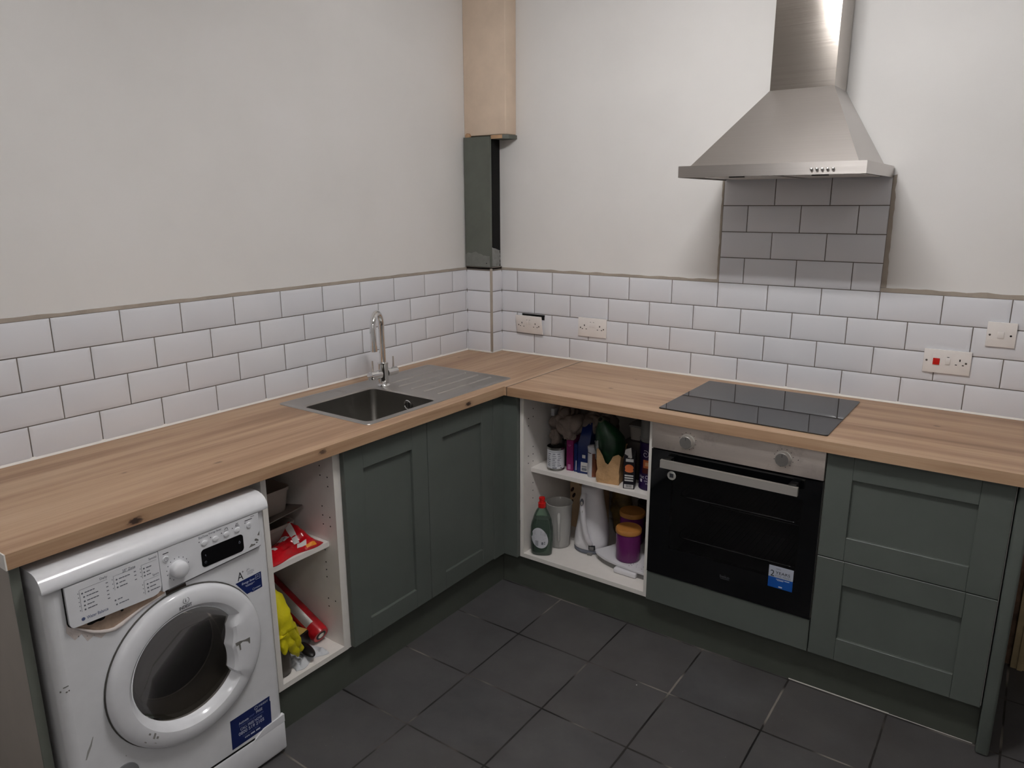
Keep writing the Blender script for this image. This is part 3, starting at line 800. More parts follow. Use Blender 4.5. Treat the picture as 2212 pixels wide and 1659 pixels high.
# creased silvery tape in the void
mb = MB(); nx, nz = 10, 22
vs = []; fs = []
for j in range(nz+1):
    for i in range(nx+1):
        u, w = i/nx, j/nz
        y = -.080+.074*u; z = 1.335+.095*w - .02*u
        x = .1445+.006*noise.noise((u*5, w*6, 2))+.003*noise.noise((u*14, w*12, 5))
        vs.append((x+.003, y, z))
for j in range(nz):
    for i in range(nx): fs.append((j*(nx+1)+i, j*(nx+1)+i+1, (j+1)*(nx+1)+i+1, (j+1)*(nx+1)+i))
n0 = len(vs); vs += [(a-.002, b, c) for a, b, c in vs]; fs += [tuple(n0+i for i in reversed(f)) for f in fs[:nx*nz]]
mb.add(vs, fs); build('silver_tape', mb, M['foil'], cbd, 50)
shf = thing('shelf_offcut', 'short board offcut with raw wooden front edge at the top of the corner board', 'board', (.2, -.05, 1.925))
mb = MB(); mb.prism([(.1605, -.0845, 1.9265), (.2245, -.0845, 1.9265), (.246, -.062, 1.9265), (.246, .003, 1.9265), (.1605, .003, 1.9265)], (0, 0, .0170), 1)
build('board', mb, [M['white_mel'], M['corner_green']], shf, 0)
build('raw_edge', MB().box((.1585, -.0865, 1.9268), (.2245, -.0848, 1.9432)), M['rawwood'], shf, 0, label='raw pine edge')
mb = MB(); mb.lathe([(.0135, 0), (.0135, -.012), (.011, -.0145)], (.027, -.084, 1.9445), 'y', 20)
tag(build('wooden_peg', mb, M['rawwood'], None), 'small round wooden dowel peeping over the top of the corner board', 'dowel')

# ---------------------------------------------------------------- sockets and switches
def plate(th, x0, x1, z0, z1, y=-.0052, d=.0085):
    mb = MB().box((x0, y-d, z0), (x1, y, z1), bev=.0018, seg=2)
    return build('faceplate', mb, M['socket'], th, 40)
def pinholes(mb, x, z, y):
    mb.box((x-.002, y-.0004, z+.0075), (x+.002, y+.002, z+.0155), 0)
    mb.box((x-.0135, y-.0004, z-.0065), (x-.0075, y+.002, z-.0035), 0); mb.box((x+.0075, y-.0004, z-.0065), (x+.0135, y+.002, z-.0035), 0)
def socket2(name, label, x0, z0, w=.1475, h=.0875, loc=None, rot=None, up_l=False):
    """double socket; when turned it is built around its own origin"""
    th = thing(name, label, 'socket', (x0, -.005, z0) if loc is None else loc, rot)
    ox, oz, oy = (x0, z0, -.0052) if rot is None else (0, 0, 0)
    plate(th, ox, ox+w, oz, oz+h, oy)
    f = oy-.0085; cx = ox+w/2
    mb = MB()
    for s in (-1, 1): pinholes(mb, cx+s*.040, oz+.040, f)
    build('pin_holes', mb, M['hole'], th, 0)
    for s in (-1, 1):
        mb = MB().box((cx+s*.008-.006, f-.002, oz+.045), (cx+s*.008+.006, f, oz+.065), bev=.001)
        k = build('rocker_switch', mb, M['socket'], th, 30)
        mb = MB().box((cx+s*.008-.003, f-.0004, oz+.0675), (cx+s*.008+.003, f+.0005, oz+.0690)); build('switch_mark', mb, M['print_dark'], k, 0)
        mb = MB().lathe([(.0034, 0), (.0034, -.0007), (.002, -.001)], (cx+s*.0605, f, oz+.040), 'y', 14); build('screw', mb, M['screw'], th)
    return th
socket2('double_socket', 'white double socket hanging loose with a black gap above it, nearest the corner', .258, 1.017, .153, .088, loc=(.258, -.0095, 1.017), rot=(math.radians(9), 0, math.radians(-2)))
tag(build('socket_recess', MB().box((.282, -.0068, 1.085), (.412, -.0005, 1.1095)), M['gap'], None, 0), 'black hole in the tiles showing above the loose double socket', 'wall recess')
socket2('double_socket', 'white double socket fitted flat, second from the corner over the worktop', .6045, 1.0315)
ck = thing('cooker_switch', 'white cooker control plate with red switch and single socket', 'socket', (2.031, -.005, 1.043))
plate(ck, 2.031, 2.177, 1.0435, 1.1275); f = -.0137
k = build('cooker_rocker', MB().box((2.0615, f-.004, 1.0735), (2.0825, f, 1.0965), bev=.001), M['red'], ck, 30, label='red rocker')
build('rocker_surround', MB().box((2.060, f-.001, 1.072), (2.084, f, 1.108), bev=.0005), M['socket'], ck, 30)
k = build('rocker_switch', MB().box((2.0995, f-.0025, 1.0765), (2.1145, f, 1.0985), bev=.001), M['socket'], ck, 30)
build('switch_mark', MB().box((2.1035, f-.0004, 1.1015), (2.1105, f+.0005, 1.1035)), M['print_dark'], k, 0)
mb = MB(); pinholes(mb, 2.1435, 1.0835, f); build('pin_holes', mb, M['hole'], ck, 0)
for x in (2.0415, 2.1625): build('screw', MB().lathe([(.0036, 0), (.0036, -.0007), (.002, -.001)], (x, f, 1.0865), 'y', 14), M['screw'], ck)
sw = thing('light_switch', 'white single switch plate high on the tiles, rightmost of the wall fittings', 'switch', (2.21, -.005, 1.155))
plate(sw, 2.2085, 2.2935, 1.1545, 1.2385)
build('rocker_switch', MB().box((2.2405, f-.0025, 1.1845), (2.2590, f, 1.2065), bev=.001), M['socket'], sw, 30)
for x in (2.2185, 2.2785): build('screw', MB().lathe([(.0034, 0), (.0034, -.0007), (.002, -.001)], (x, f, 1.195), 'y', 14), M['screw'] if x < 2.25 else M['hole'], sw)

# ---------------------------------------------------------------- washing machine
wm = thing('washing_machine', 'white front-loading washing machine under the worktop, its front torn below the soap drawer', 'washing machine', (.34, -2.092, 0))
WX = .640; WL, WR = -2.377, -1.796
DCY, DCZ = -2.070, .461
def hole_plate(mb, x, y0, y1, z0, z1, cy, cz, r, n=64, th=.012, m=0):
    circ = [(x, cy+r*math.cos(2*math.pi*i/n), cz+r*math.sin(2*math.pi*i/n)) for i in range(n)]
    edge = []
    for i in range(n):
        a = 2*math.pi*i/n; c, s_ = math.cos(a), math.sin(a)
        tt = min(((y1-cy)/c if c > 1e-6 else 9e9), ((y0-cy)/c if c < -1e-6 else 9e9), ((z1-cz)/s_ if s_ > 1e-6 else 9e9), ((z0-cz)/s_ if s_ < -1e-6 else 9e9))
        edge.append([x, cy+tt*c, cz+tt*s_])
    for yy, zz in ((y0, z0), (y0, z1), (y1, z0), (y1, z1)):   # snap the nearest ray to each corner
        j = min(range(n), key=lambda i: (edge[i][1]-yy)**2+(edge[i][2]-zz)**2); edge[j] = [x, yy, zz]
    mb.loops([edge, circ, [(x-th, b, c) for a, b, c in circ]], m)
mb = MB(); z0, z1 = .012, .806
R = .022
prof = [(.04, WR)] + [(WX-R+R*math.sin(a), WR-R+R*math.cos(a)) for a in [math.radians(q) for q in range(0, 91, 15)]]
prof2 = [(WX-R+R*math.cos(a), WL+R-R*math.sin(a)) for a in [math.radians(q) for q in range(0, 91, 15)]] + [(.04, WL)]
mb.loops([[(x, y, z0) for x, y in prof], [(x, y, z1) for x, y in prof]], 0, closed=False)
mb.loops([[(x, y, z0) for x, y in prof2], [(x, y, z1) for x, y in prof2]], 0, closed=False)
hole_plate(mb, WX, WL+R, WR-R, .012, .806, DCY, DCZ, .185)
mb.box((.04, WL, z0), (.044, WR, z1)); mb.box((.04, WL, z1-.004), (WX-.02, WR, z1)); mb.box((.05, WL+.01, z0), (WX-.02, WR-.01, z0+.004))
body = build('body', mb, M['appl'], wm, 30)
# shallow vertical crease on both sides of the front
mb = MB()
lid = [(.03, .8055), (.03, .848), (.598, .848), (.616, .8468), (.630, .8430), (.641, .8360), (.6485, .8265), (.6525, .8160), (.6530, .8085), (.6515, .8050), (.640, .8045)]
mb.prism([(x, WL-.004, z) for x, z in lid], (0, WR-WL+.004, 0)); build('lid', mb, M['appl_pl'], wm, 35)
# control fascia and drawer
FXx = .6505
mb = MB()
mb.prism([(FXx, -2.1165, .8035), (FXx, -1.8275, .8035), (FXx, -1.8275, .7065), (FXx, -1.836, .7035), (FXx, -2.09, .6935), (FXx, -2.1165, .6925)], (-.0150, 0, 0))
fas = build('control_fascia', mb, M['appl_pl'], wm, 30)
build('fascia_groove', MB().prism([(FXx-.004, -2.10, .6925), (FXx-.004, -1.836, .7030), (FXx-.004, -1.826, .7055), (FXx-.004, -1.826, .7015), (FXx-.004, -1.840, .6985), (FXx-.004, -2.10, .6875)], (-.012, 0, 0)), M['appl_gr'], fas, 0)
mb = MB(); dpoly = [(-2.1185, .8025), (-2.3355, .8015), (-2.3355, .712)]
dpoly += [(-2.3355+.012*(1-math.cos(a)), .712-.0125*math.sin(a)) for a in [math.radians(q) for q in (30, 60, 90)]] + [(-2.142, .6925)]
dpoly += [(-2.142+.0235*math.sin(a), .7135-.021*math.cos(a)) for a in [math.radians(q) for q in (30, 60, 90)]]
mb.prism([(FXx+.0015, y, z) for y, z in dpoly], (-.0165, 0, 0)); drw = build('soap_drawer', mb, M['appl_pl'], wm, 30)
DX = FXx+.0015
build('drawer_seam', MB().prism([(FXx-.006, -2.2+(y+2.2)*1.0-(.0016 if y < -2.2 else 0), z-(.0016 if z < .75 else -.0012)) for y, z in dpoly], (-.006, 0, 0)), M['gap'], drw, 0)
mb = MB()
for s_, y, z, w in (('Daily', -2.259, .7875, .017), ('20\u00b0 Zone', -2.207, .786, .031), ('Special', -2.143, .789, .020), ('Sport', -2.138, .7445, .016)): text(mb, s_, (DX, y, z), RY, UP, w, .0075)
build('lettering', mb, M['print_grey'], drw, 0)
mb = MB(); text(mb, 'Water Balance', (DX, -2.298, .7085), RY, UP, .048, .0078); mb.lathe([(.0042, 0), (.0042, .0003)], (DX, -2.306, .7125), 'x', 14); build('blue_lettering', mb, M['print_blue'], drw, 0)
mb = MB()
rr = lambda y0, z0, y1, z1, m=0: mb.box((DX-.0003, y0, z0), (DX+.0003, y1, z1), m)
for y0, z0, w in ((-2.295, .7735, .022), (-2.292, .7635, .026), (-2.292, .7525, .026), (-2.293, .7425, .016), (-2.293, .7325, .021), (-2.217, .7735, .026), (-2.217, .7635, .014), (-2.217, .7535, .018), (-2.151, .7735, .013), (-2.151, .7635, .008), (-2.151, .7545, .010), (-2.147, .7305, .024), (-2.147, .7205, .016), (-2.147, .7105, .024), (-2.226, .7235, .011), (-2.224, .7120, .023)):
    u = 0
    while u < w-.002:
        q = min(random.uniform(.004, .008), w-u); rr(y0+u, z0, y0+u+q, z0+.0023); u += q+.0009
    mb.lathe([(.0022, 0), (.0022, .0003)], (DX, y0-.0055, z0+.001), 'x', 8, 0)
for z in (.7755, .7655, .7555, .7455, .7355): rr(-2.2475, z, -2.2425, z+.002)
for z in (.7755, .7655, .7545): rr(-2.181, z, -2.176, z+.002)
for y, za, zb in ((-2.3065, .731, .783), (-2.2295, .750, .785), (-2.1625, .751, .784), (-2.1610, .7075, .741)): rr(y, za, y+.0006, zb)
for y, z, y2 in ((-2.306, .7845, -2.243), (-2.2295, .785, -2.178), (-2.1625, .785, -2.124), (-2.161, .7425, -2.122)): rr(y, z, y2, z+.0005)
for y, zs in ((-2.310, (.776, .766, .755, .745, .734)), (-2.233, (.777, .766, .755)), (-2.166, (.776, .767, .756)), (-2.165, (.733, .723, .712))):
    for z in zs: rr(y, z, y+.0015, z+.0024)
build('programme_list', mb, M['print_grey'], drw, 0)
# fascia: buttons, display, knob
mb = MB()
pill = []
y0, y1, zz0, zz1, r = -2.0065, -1.8815, .7105, .7605, .010
pl_ = rrect(y0, y1, zz0, zz1, r, 0)
mb.prism([(FXx-.0005, a, b) for a, b, c in pl_], (.0015, 0, 0)); disp = build('display', mb, M['display'], fas, 20)
mb = MB()
for y, z in ((-1.997, .744), (-1.8955, .743)): mb.prism([(FXx+.001, y, z), (FXx+.001, y+.003, z+.001), (FXx+.001, y+.004, z-.006)], (.0003, 0, 0))
mb.lathe([(.0032, 0), (.0032, .0002), (.0022, .0003)], (FXx+.001, -1.996, .7235), 'x', 14, 0, True, False); mb.lathe([(.0034, 0), (.0034, .0002), (.0022, .0003)], (FXx+.001, -1.8935, .7385), 'x', 14, 0, True, False)
build('display_symbols', mb, M['print_grey'], disp, 0)
for y in (-1.994, -1.962, -1.929, -1.897):
    mb = MB(); mb.lathe([(.0088, 0), (.0088, .001), (.0080, .0028), (.005, .0034)], (FXx, y, .777), 'x', 22, 0, True, True, 1.0, .78)
    build('button', mb, M['appl_pl'], fas, 40)
mb = MB(); mb.lathe([(.0078, 0), (.0078, .001), (.007, .0026), (.004, .003)], (FXx, -1.860, .777), 'x', 22); b5 = build('button', mb, M['appl_pl'], fas, 40)
mb = MB(); mb.box((FXx+.003, -1.8622, .775), (FXx+.0034, -1.8612, .780)); mb.box((FXx+.003, -1.8588, .775), (FXx+.0034, -1.8578, .780)); build('pause_mark', mb, M['print_grey'], b5, 0)
mb = MB(); mb.lathe([(.0085, 0), (.0085, .001), (.0078, .0022)], (FXx, -2.100, .775), 'x', 24); pb = build('power_button', mb, M['appl_pl'], fas, 40)
mb = MB()
ring = lambda mb, y, z, r, w, x, m=0, a0=0, a1=360, n=28: mb.loops([[(x, y+rr_*math.cos(math.radians(a0+(a1-a0)*i/n)), z+rr_*math.sin(math.radians(a0+(a1-a0)*i/n))) for i in range(n+1)] for rr_ in (r-w, r)], m, closed=False)
ring(mb, -2.100, .775, .0052, .0009, FXx+.0026, 0, 125, 415); mb.box((FXx+.0024, -2.1004, .775), (FXx+.0028, -2.0996, .7805)); build('power_symbol', mb, M['print_grey'], pb, 0)
mb = MB()
for y, z in ((-2.008, .7845), (-1.975, .785), (-1.943, .785), (-1.910, .786), (-1.871, .787)): mb.lathe([(.0014, 0), (.0014, .0004)], (FXx, y, z), 'x', 10)
mb.box((FXx, -2.106, .7895), (FXx+.0003, -2.091, .7915)); mb.box((FXx, -1.8715, .7920), (FXx+.0003, -1.848, .7938)); mb.box((FXx, -1.853, .798), (FXx+.0003, -1.841, .7992))
for y in (-1.936, -1.902): mb.box((FXx, y, .7865), (FXx+.0003, y+.014, .7872)); 
mb.tube([(FXx+.0003, -1.934, .790), (FXx+.0003, -1.930, .795), (FXx+.0003, -1.926, .795), (FXx+.0003, -1.924, .790)], .0005, 6); mb.tube([(FXx+.0003, -1.900, .790), (FXx+.0003, -1.898, .795), (FXx+.0003, -1.892, .7955)], .0005, 6); mb.tube([(FXx+.0003, -1.901, .790), (FXx+.0003, -1.891, .7905)], .0005, 6)
build('print_marks', mb, M['print_dark'], fas, 0)
mb = MB(); text(mb, 'EcoTime', (FXx, -2.008, .7925), RY, UP, .026, .0055); text(mb, 'Energy Saver', (FXx, -1.979, .7935), RY, UP, .037, .0062); build('lettering', mb, M['print_grey'], fas, 0)
KY, KZ = -2.0715, .738
mb = MB()
for q in range(14):
    a = math.radians(-150+q*23+0)
    mb.box((FXx, KY+.0295*math.sin(a)-.0010, KZ+.0295*math.cos(a)-.0014), (FXx+.0003, KY+.0295*math.sin(a)+.0010, KZ+.0295*math.cos(a)+.0014))
build('dial_marks', mb, M['print_grey'], fas, 0)
mb = MB(); mb.lathe([(.0225, 0), (.0222, .010), (.0205, .017), (.016, .0205), (.008, .022)], (FXx, KY, KZ), 'x', 36); build('programme_knob', mb, M['appl_pl'], wm, 45)
# grey worn spots on the right of the fascia
mb = MB()
for poly in ([(-1.8300, .735), (-1.8285, .748), (-1.8365, .738)], [(-1.846, .7245), (-1.834, .720), (-1.8345, .7245), (-1.8415, .730), (-1.846, .7285)], [(-1.866, .711), (-1.845, .7125), (-1.847, .7165), (-1.852, .7165), (-1.857, .7195), (-1.862, .715)], [(-1.843, .7165), (-1.837, .716), (-1.838, .719), (-1.842, .7195)]):
    mb.prism([(FXx-.0002, y, z) for y, z in poly], (.0005, 0, 0))
build('worn_patches', mb, M['mark'], fas, 0, label='grey worn patches')
# torn edge beneath the drawer
mb = MB()
lowp = [(-2.334, .706), (-2.322, .694), (-2.305, .681), (-2.288, .667), (-2.271, .658), (-2.255, .652), (-2.238, .650), (-2.220, .654), (-2.201, .660), (-2.173, .669), (-2.14, .677), (-2.108, .683)]
upp = [(-2.108, .692), (-2.142, .6935), (-2.20, .6965), (-2.26, .699), (-2.323, .6995), (-2.334, .7045)]
mb.prism([(WX-.0002, y, z) for y, z in lowp+upp], (.0009, 0, 0), 0)
for cy, cz, w, h in ((-2.281, .689, .016, .0045), (-2.264, .6905, .011, .007), (-2.215, .688, .0035, .004), (-2.322, .699, .004, .003)):
    mb.prism([(WX+.0006, cy+w*math.cos(a)*(1+.25*noise.noise((a, cy*40, 0))), cz+h*math.sin(a)*(1+.4*noise.noise((a*2, cy*30, 3)))) for a in [2*math.pi*i/14 for i in range(14)]], (.0004, 0, 0), 1)
build('torn_patch', mb, [M['rust'], M['hole']], body, 20, label='brown bared metal below the soap drawer')
mb = MB(); mb.tube([(WX+.0012+.0015*math.sin(i*1.3), y, z-.001) for i, (y, z) in enumerate(lowp)], [.0008, .0018, .003, .0042, .0048, .0045, .0052, .005, .0046, .0036, .0022, .0008], 10)
mb.warp(lambda v: v+Vector((.0015*noise.noise(v*120), .001*noise.noise(v*90+Vector((3,3,3))), .0015*noise.noise(v*110+Vector((7,0,1))))))
build('peeled_lip', mb, M['torn_white'], body, 50, label='peeled white edge curling outwards')
mb = MB(); mb.prism([(WX-.0002, -2.106, .690), (WX-.0002, -2.052, .690), (WX-.0002, -2.050, .672), (WX-.0002, -2.104, .668)], (.0014, 0, 0)); build('bared_latch_gap', mb, pm('dark_brown_gap', (58, 48, 42), .8), body, 0)
mb = MB(); pp = [(-2.338, .712), (-2.341, .690), (-2.326, .664), (-2.310, .672), (-2.300, .648), (-2.286, .654), (-2.270, .640), (-2.256, .647), (-2.238, .643), (-2.236, .652), (-2.255, .655), (-2.288, .669), (-2.322, .696)]
mb.prism([(WX-.0002, y, z) for y, z in pp], (.0007, 0, 0)); build('flaking_paint', mb, M['torn_white'], body, 0, label='flaking pinkish white paint')
mb = MB()
for y, z, l_ in ((-2.318, .668, .006), (-2.300, .660, .003), (-2.306, .676, .002), (-2.285, .655, .002)): mb.box((WX+.0003, y, z), (WX+.0008, y+.0018, z+l_*.5))
for p_ in ([(-2.345, .352), (-2.338, .372), (-2.330, .385), (-2.322, .402), (-2.3205, .402), (-2.327, .381), (-2.334, .368), (-2.342, .352)], [(-2.255, .300), (-2.253, .303), (-2.256, .304)]): mb.prism([(WX-.0002, y, z) for y, z in p_], (.0005, 0, 0), 1)
build('paint_chips', mb, [M['mark'], pm('faint_scuff', (158, 157, 155), .5)], body, 0)
# scratches
mb = MB()
for y, z, w, h in ((-2.366, .560, .012, .0020), (-2.362, .546, .004, .003), (-2.356, .547, .003, .003), (-2.374, .553, .003, .004)): mb.box((WX-.0002, y, z), (WX+.0003, y+w, z+h))
build('scratches', mb, M['mark'], body, 0)
# energy sticker and A+
mb = MB(); mb.prism([(WX-.0001, -1.9115, .618), (WX-.0001, -1.829, .621), (WX-.0001, -1.829, .573), (WX-.0001, -1.862, .571), (WX-.0001, -1.866, .5735), (WX-.0001, -1.879, .572)], (.0006, 0, 0))
es = build('energy_sticker', mb, M['sticker_blue'], body, 0, label='navy energy sticker')
mb = MB(); SXx = WX+.0005
text(mb, 'Energy Saver', (SXx, -1.893, .6035), RY, UP, .042, .0085, slant=.2); mb.box((SXx, -1.882, .5985), (SXx+.0003, -1.852, .5993)); mb.box((SXx, -1.880, .5955), (SXx+.0003, -1.858, .5963)); text(mb, 'INDESIT', (SXx, -1.852, .5770), RY, UP, .018, .0035)
ring(mb, -1.8575, .5785, .0035, .0008, SXx+.0003)
for y0, z0, y1, z1 in ((-1.848, .616, -1.8335, .6168), (-1.848, .603, -1.8335, .6038), (-1.848, .603, -1.8473, .6168), (-1.8342, .603, -1.8335, .6168)): mb.box((SXx, y0, z0), (SXx+.0003, y1, z1))
mb.tube([(SXx+.0002, -1.845, .608), (SXx+.0002, -1.841, .612), (SXx+.0002, -1.837, .609)], .0006, 6)
build('lettering', mb, M['print_white'], es, 0)
mb = MB(); text(mb, 'A', (WX-.0001, -1.9035, .622), RY, UP, .018, .024); text(mb, '+', (WX-.0001, -1.8885, .641), RY, UP, .006, .006); build('rating_letter', mb, M['print_dark'], body, 0)
mb = MB()
for z, w in ((.639, .020), (.635, .022), (.631, .018)): mb.box((WX-.0001, -1.872, z-.002), (WX+.0003, -1.872+w, z-.0012))
mb.tube([(WX+.0002, -1.874, .640), (WX+.0002, -1.870, .6455), (WX+.0002, -1.864, .644)], .0006, 6); build('small_print', mb, M['print_grey'], body, 0)
# blue service sticker
mb = MB(); mb.prism([(WX-.0001, -1.9715, .2165), (WX-.0001, -1.8395, .2195), (WX-.0001, -1.8405, .205), (WX-.0001, -1.838, .201), (WX-.0001, -1.8405, .126), (WX-.0001, -1.9735, .1235)], (.0006, 0, 0))
es = build('service_sticker', mb, M['sticker_blue'], body, 0, label='large navy phone-number sticker')
mb = MB()
text(mb, 'INDESIT', (SXx, -1.878, .2065), RY, UP, .032, .0058); ring(mb, -1.887, .2085, .0060, .0012, SXx+.0003); mb.box((SXx, -1.8876, .2050), (SXx+.0003, -1.8864, .2095))
text(mb, 'Activate', (SXx, -1.946, .1885), RY, UP, .032, .0075); text(mb, 'FREE', (SXx, -1.888, .191), RY, UP, .021, .0078); text(mb, 'CALL FREE NOW', (SXx, -1.943, .1675), RY, UP, .073, .0082)
text(mb, '0800 519 2105', (SXx, -1.9495, .1535), RY, UP, .085, .0105); text(mb, 'www.', (SXx, -1.932, .1345), RY, UP, .018, .0055)
for a in (-1.912, -1.894): mb.box((SXx, a, .135), (SXx+.0003, a+.014, .1395))
build('lettering', mb, M['print_white'], es, 0)
mb = MB(); text(mb, 'your', (SXx, -1.911, .1890), RY, UP, .017, .0065); text(mb, '5 year parts guarantee', (SXx, -1.946, .1795), RY, UP, .082, .0062); text(mb, 'Customers in ROI', (SXx, -1.938, .1440), RY, UP, .052, .0055)
build('faint_lettering', mb, pm('faint_blue_print', (92, 104, 150), .6), es, 0)
# door
mb = MB(); NTH = 96
def wedge(a):
    d = (math.degrees(a)+180) % 360-180
    lo_, hi_ = -37, 28
    if lo_ < d < hi_:
        e = min(d-lo_, hi_-d); return min(1, e/3.0), max(0, 1-abs(d+3)/34)
    return 0, 0
base = [(.200, .636), (.2115, .638), (.2138, .646), (.2128, .654), (.2085, .6605), (.2010, .6640), (.188, .6665), (.176, .6675), (.1680, .6660), (.1600, .6580), (.1535, .648), (.150, .640), (.150, .628)]
hand = [(.200, .636), (.2115, .638), (.2138, .646), (.2128, .655), (.2085, .6625), (.2005, .6670), (.186, .6705), (.170, .6725), (.155, .6730), (.146, .671), (.1385, .664), (.1365, .648), (.1365, .628)]
L = []
for k in range(len(base)):
    ringp = []
    for i in range(NTH):
        a = 2*math.pi*i/NTH; w, c_ = wedge(a)
        rb, xb_ = base[k]; rh, xh = hand[k]
        if k >= 6: rh -= .024*c_*min(1, (k-5)/4)
        r = rb+(rh-rb)*w; x = xb_+(xh-xb_)*w
        ringp.append((x, DCY+r*math.cos(a), DCZ+r*math.sin(a)))
    L.append(ringp)
mb.loops(L, 0); door = build('door', mb, M['appl_pl'], wm, 32)
# door glass: rim plus a bowl bulging into the drum
mb = MB(); mb.lathe([(.1515, .640), (.148, .6365), (.130, .631), (.09, .6245), (.03, .621), (.005, .6205)], (0, DCY, DCZ), 'x', 64, 0, False, True)
dg = build('door_glass', mb, M['door_glass'], door, 60)
mb = MB(); mb.lathe([(.149, .632), (.146, .618), (.140, .600), (.132, .570), (.128, .556)], (0, DCY, DCZ), 'x', 64, 0, False, False); mb.lathe([(.1275, .5560), (.124, .5545)], (0, DCY, DCZ), 'x', 64, 1, False, False); mb.lathe([(.124, .5545), (.08, .548), (.004, .546)], (0, DCY, DCZ), 'x', 64, 2, False, True)
build('glass_bowl', mb, [pm('grey_bowl_wall', (96, 93, 88), .3), M['alu'], pm('dark_drum_interior', (20, 18, 17), .22)], wm, 60)
mb = MB(); mb.lathe([(.1845, .630), (.172, .6335), (.158, .629), (.152, .612)], (0, DCY, DCZ), 'x', 64, 0, False, False); build('door_gasket', mb, M['rubber'], wm, 60)
mb = MB(); mb.lathe([(.152, .562), (.150, .545), (.215, .540), (.230, .50), (.230, .20), (.2, .16), (.02, .15)], (0, DCY, DCZ), 'x', 48, 0, False, True); build('drum', mb, M['drum'], wm, 40)
mb = MB(); mb.lathe([(.1975, .6402), (.2168, .6406), (.2168, .6425), (.1975, .643)], (0, DCY, DCZ), 'x', 64, 0, False, False); build('door_shadow_seam', mb, M['rubber'], wm, 60)
mb = MB(); LX = .6682
text(mb, 'INDESIT', (LX, DCY-.020, .6335), RY, UP, .034, .0085); ring(mb, DCY-.001, .6535, .0088, .0011, LX+.0012, 0, -240, 60); mb.box((LX, DCY-.0019, .6490), (LX+.0005, DCY-.0005, .6555)); mb.box((LX, DCY-.0019, .6570), (LX+.0005, DCY-.0005, .6585))
build('logo', mb, M['print_dark'], door, 0)
mb = MB(); mx = .6724
mb.prism([(mx, -1.950, .4665), (mx, -1.947, .4555), (mx, -1.940, .4575), (mx, -1.938, .4385), (mx, -1.9345, .4395), (mx, -1.935, .4575), (mx, -1.928, .4600), (mx, -1.918, .4560), (mx, -1.911, .4520), (mx, -1.908, .4440), (mx, -1.9055, .4445), (mx, -1.9045, .4620), (mx, -1.920, .4625), (mx, -1.935, .4660)], (.0006, 0, 0)); build('handle_mark', mb, M['mark'], door, 0, label='worn grey mark on the grip')
mb = MB(); ia = math.radians(226)
for da, r0, r1 in ((-.10, .176, .200), (-.02, .172, .186), (.05, .178, .196)):
    a1, a2 = ia+da, ia+da+.035; mb.add([(.6678-.0035*max(0, (r-.180))/.02, DCY+r*math.cos(a), DCZ+r*math.sin(a)) for r, a in ((r0, a1), (r1, a1+.03), (r1, a2+.03), (r0, a2))], [(0, 1, 2, 3)])
build('ring_scuffs', mb, pm('pale_scuff', (150, 148, 145), .5), door, 0)
# smudge low on the ring, kick panel, filter cap, feet
mb = MB(); mb.box((.60, WL+.006, .014), (.644, WR+.0005, .110), bev=.006, seg=2)
mb.prism([(.644, -1.905, .108), (.644, -1.870, .128), (.644, WR-.001, .133), (.644, WR-.001, .108)], (-.012, 0, 0))
build('kick_panel', mb, M['appl_pl'], wm, 35)
build('kick_seam', MB().box((WX-.001, WL+.008, .1095), (WX+.0010, -1.90, .1150)), M['gap'], wm, 0)
mb = MB().lathe([(.032, 0), (.032, .004), (.026, .006)], (WX, -2.262, .250), 'x', 28); build('filter_cap', mb, M['appl_gr'], wm)
for x in (.08, .58):
    for y in (WL+.05, WR-.05): build('foot', MB().lathe([(.022, 0), (.022, .008), (.012, .013)], (x, y, 0), 'z', 16), M['black'], wm)

# ---------------------------------------------------------------- ceiling light (above and behind the picture)
lp = thing('ceiling_light', 'twin tube ceiling light hanging in the middle of the kitchen', 'light', (1.6, -1.63, 2.70))
mb = MB().box((1.28, -1.705, 2.702), (1.84, -1.555, 2.74), bev=.005); mb.cyl((1.6, -1.63, 2.74), (1.6, -1.63, CZ), .04, n=24); build('housing', mb, M['white_edge'], lp, 30)
mt = emis('lamp_tube', (1.0, .988, .982), LAMP)
for y in (-1.695, -1.565):
    mb = MB().cyl((1.30, y, 2.67), (1.82, y, 2.67), .021, n=24); build('tube', mb, mt, lp, 40)
    for x in (1.292, 1.828): build('tube_holder', MB().box((x-.008, y-.02, 2.65), (x+.008, y+.02, 2.705)), M['white_edge'], lp, 0)
# unseen fill light, added to lift the shadows left by the tubes
lp = thing('ceiling_light', 'added unseen fill light, a round globe on the ceiling farther down the room', 'light', (3.0, -3.9, 2.75))
mb = MB().lathe([(.02, -.16), (.14, -.15), (.20, -.11), (.215, -.06), (.20, -.02)], (3.0, -3.9, CZ), 'z', 36, 0, True, False); build('fill_globe', mb, emis('fill_globe', (1.0, .988, .982), LAMP*FILL), lp, 50)
mb = MB().lathe([(.22, -.02), (.22, -.001)], (3.0, -3.9, CZ), 'z', 36); build('fill_globe_base', mb, M['white_edge'], lp)

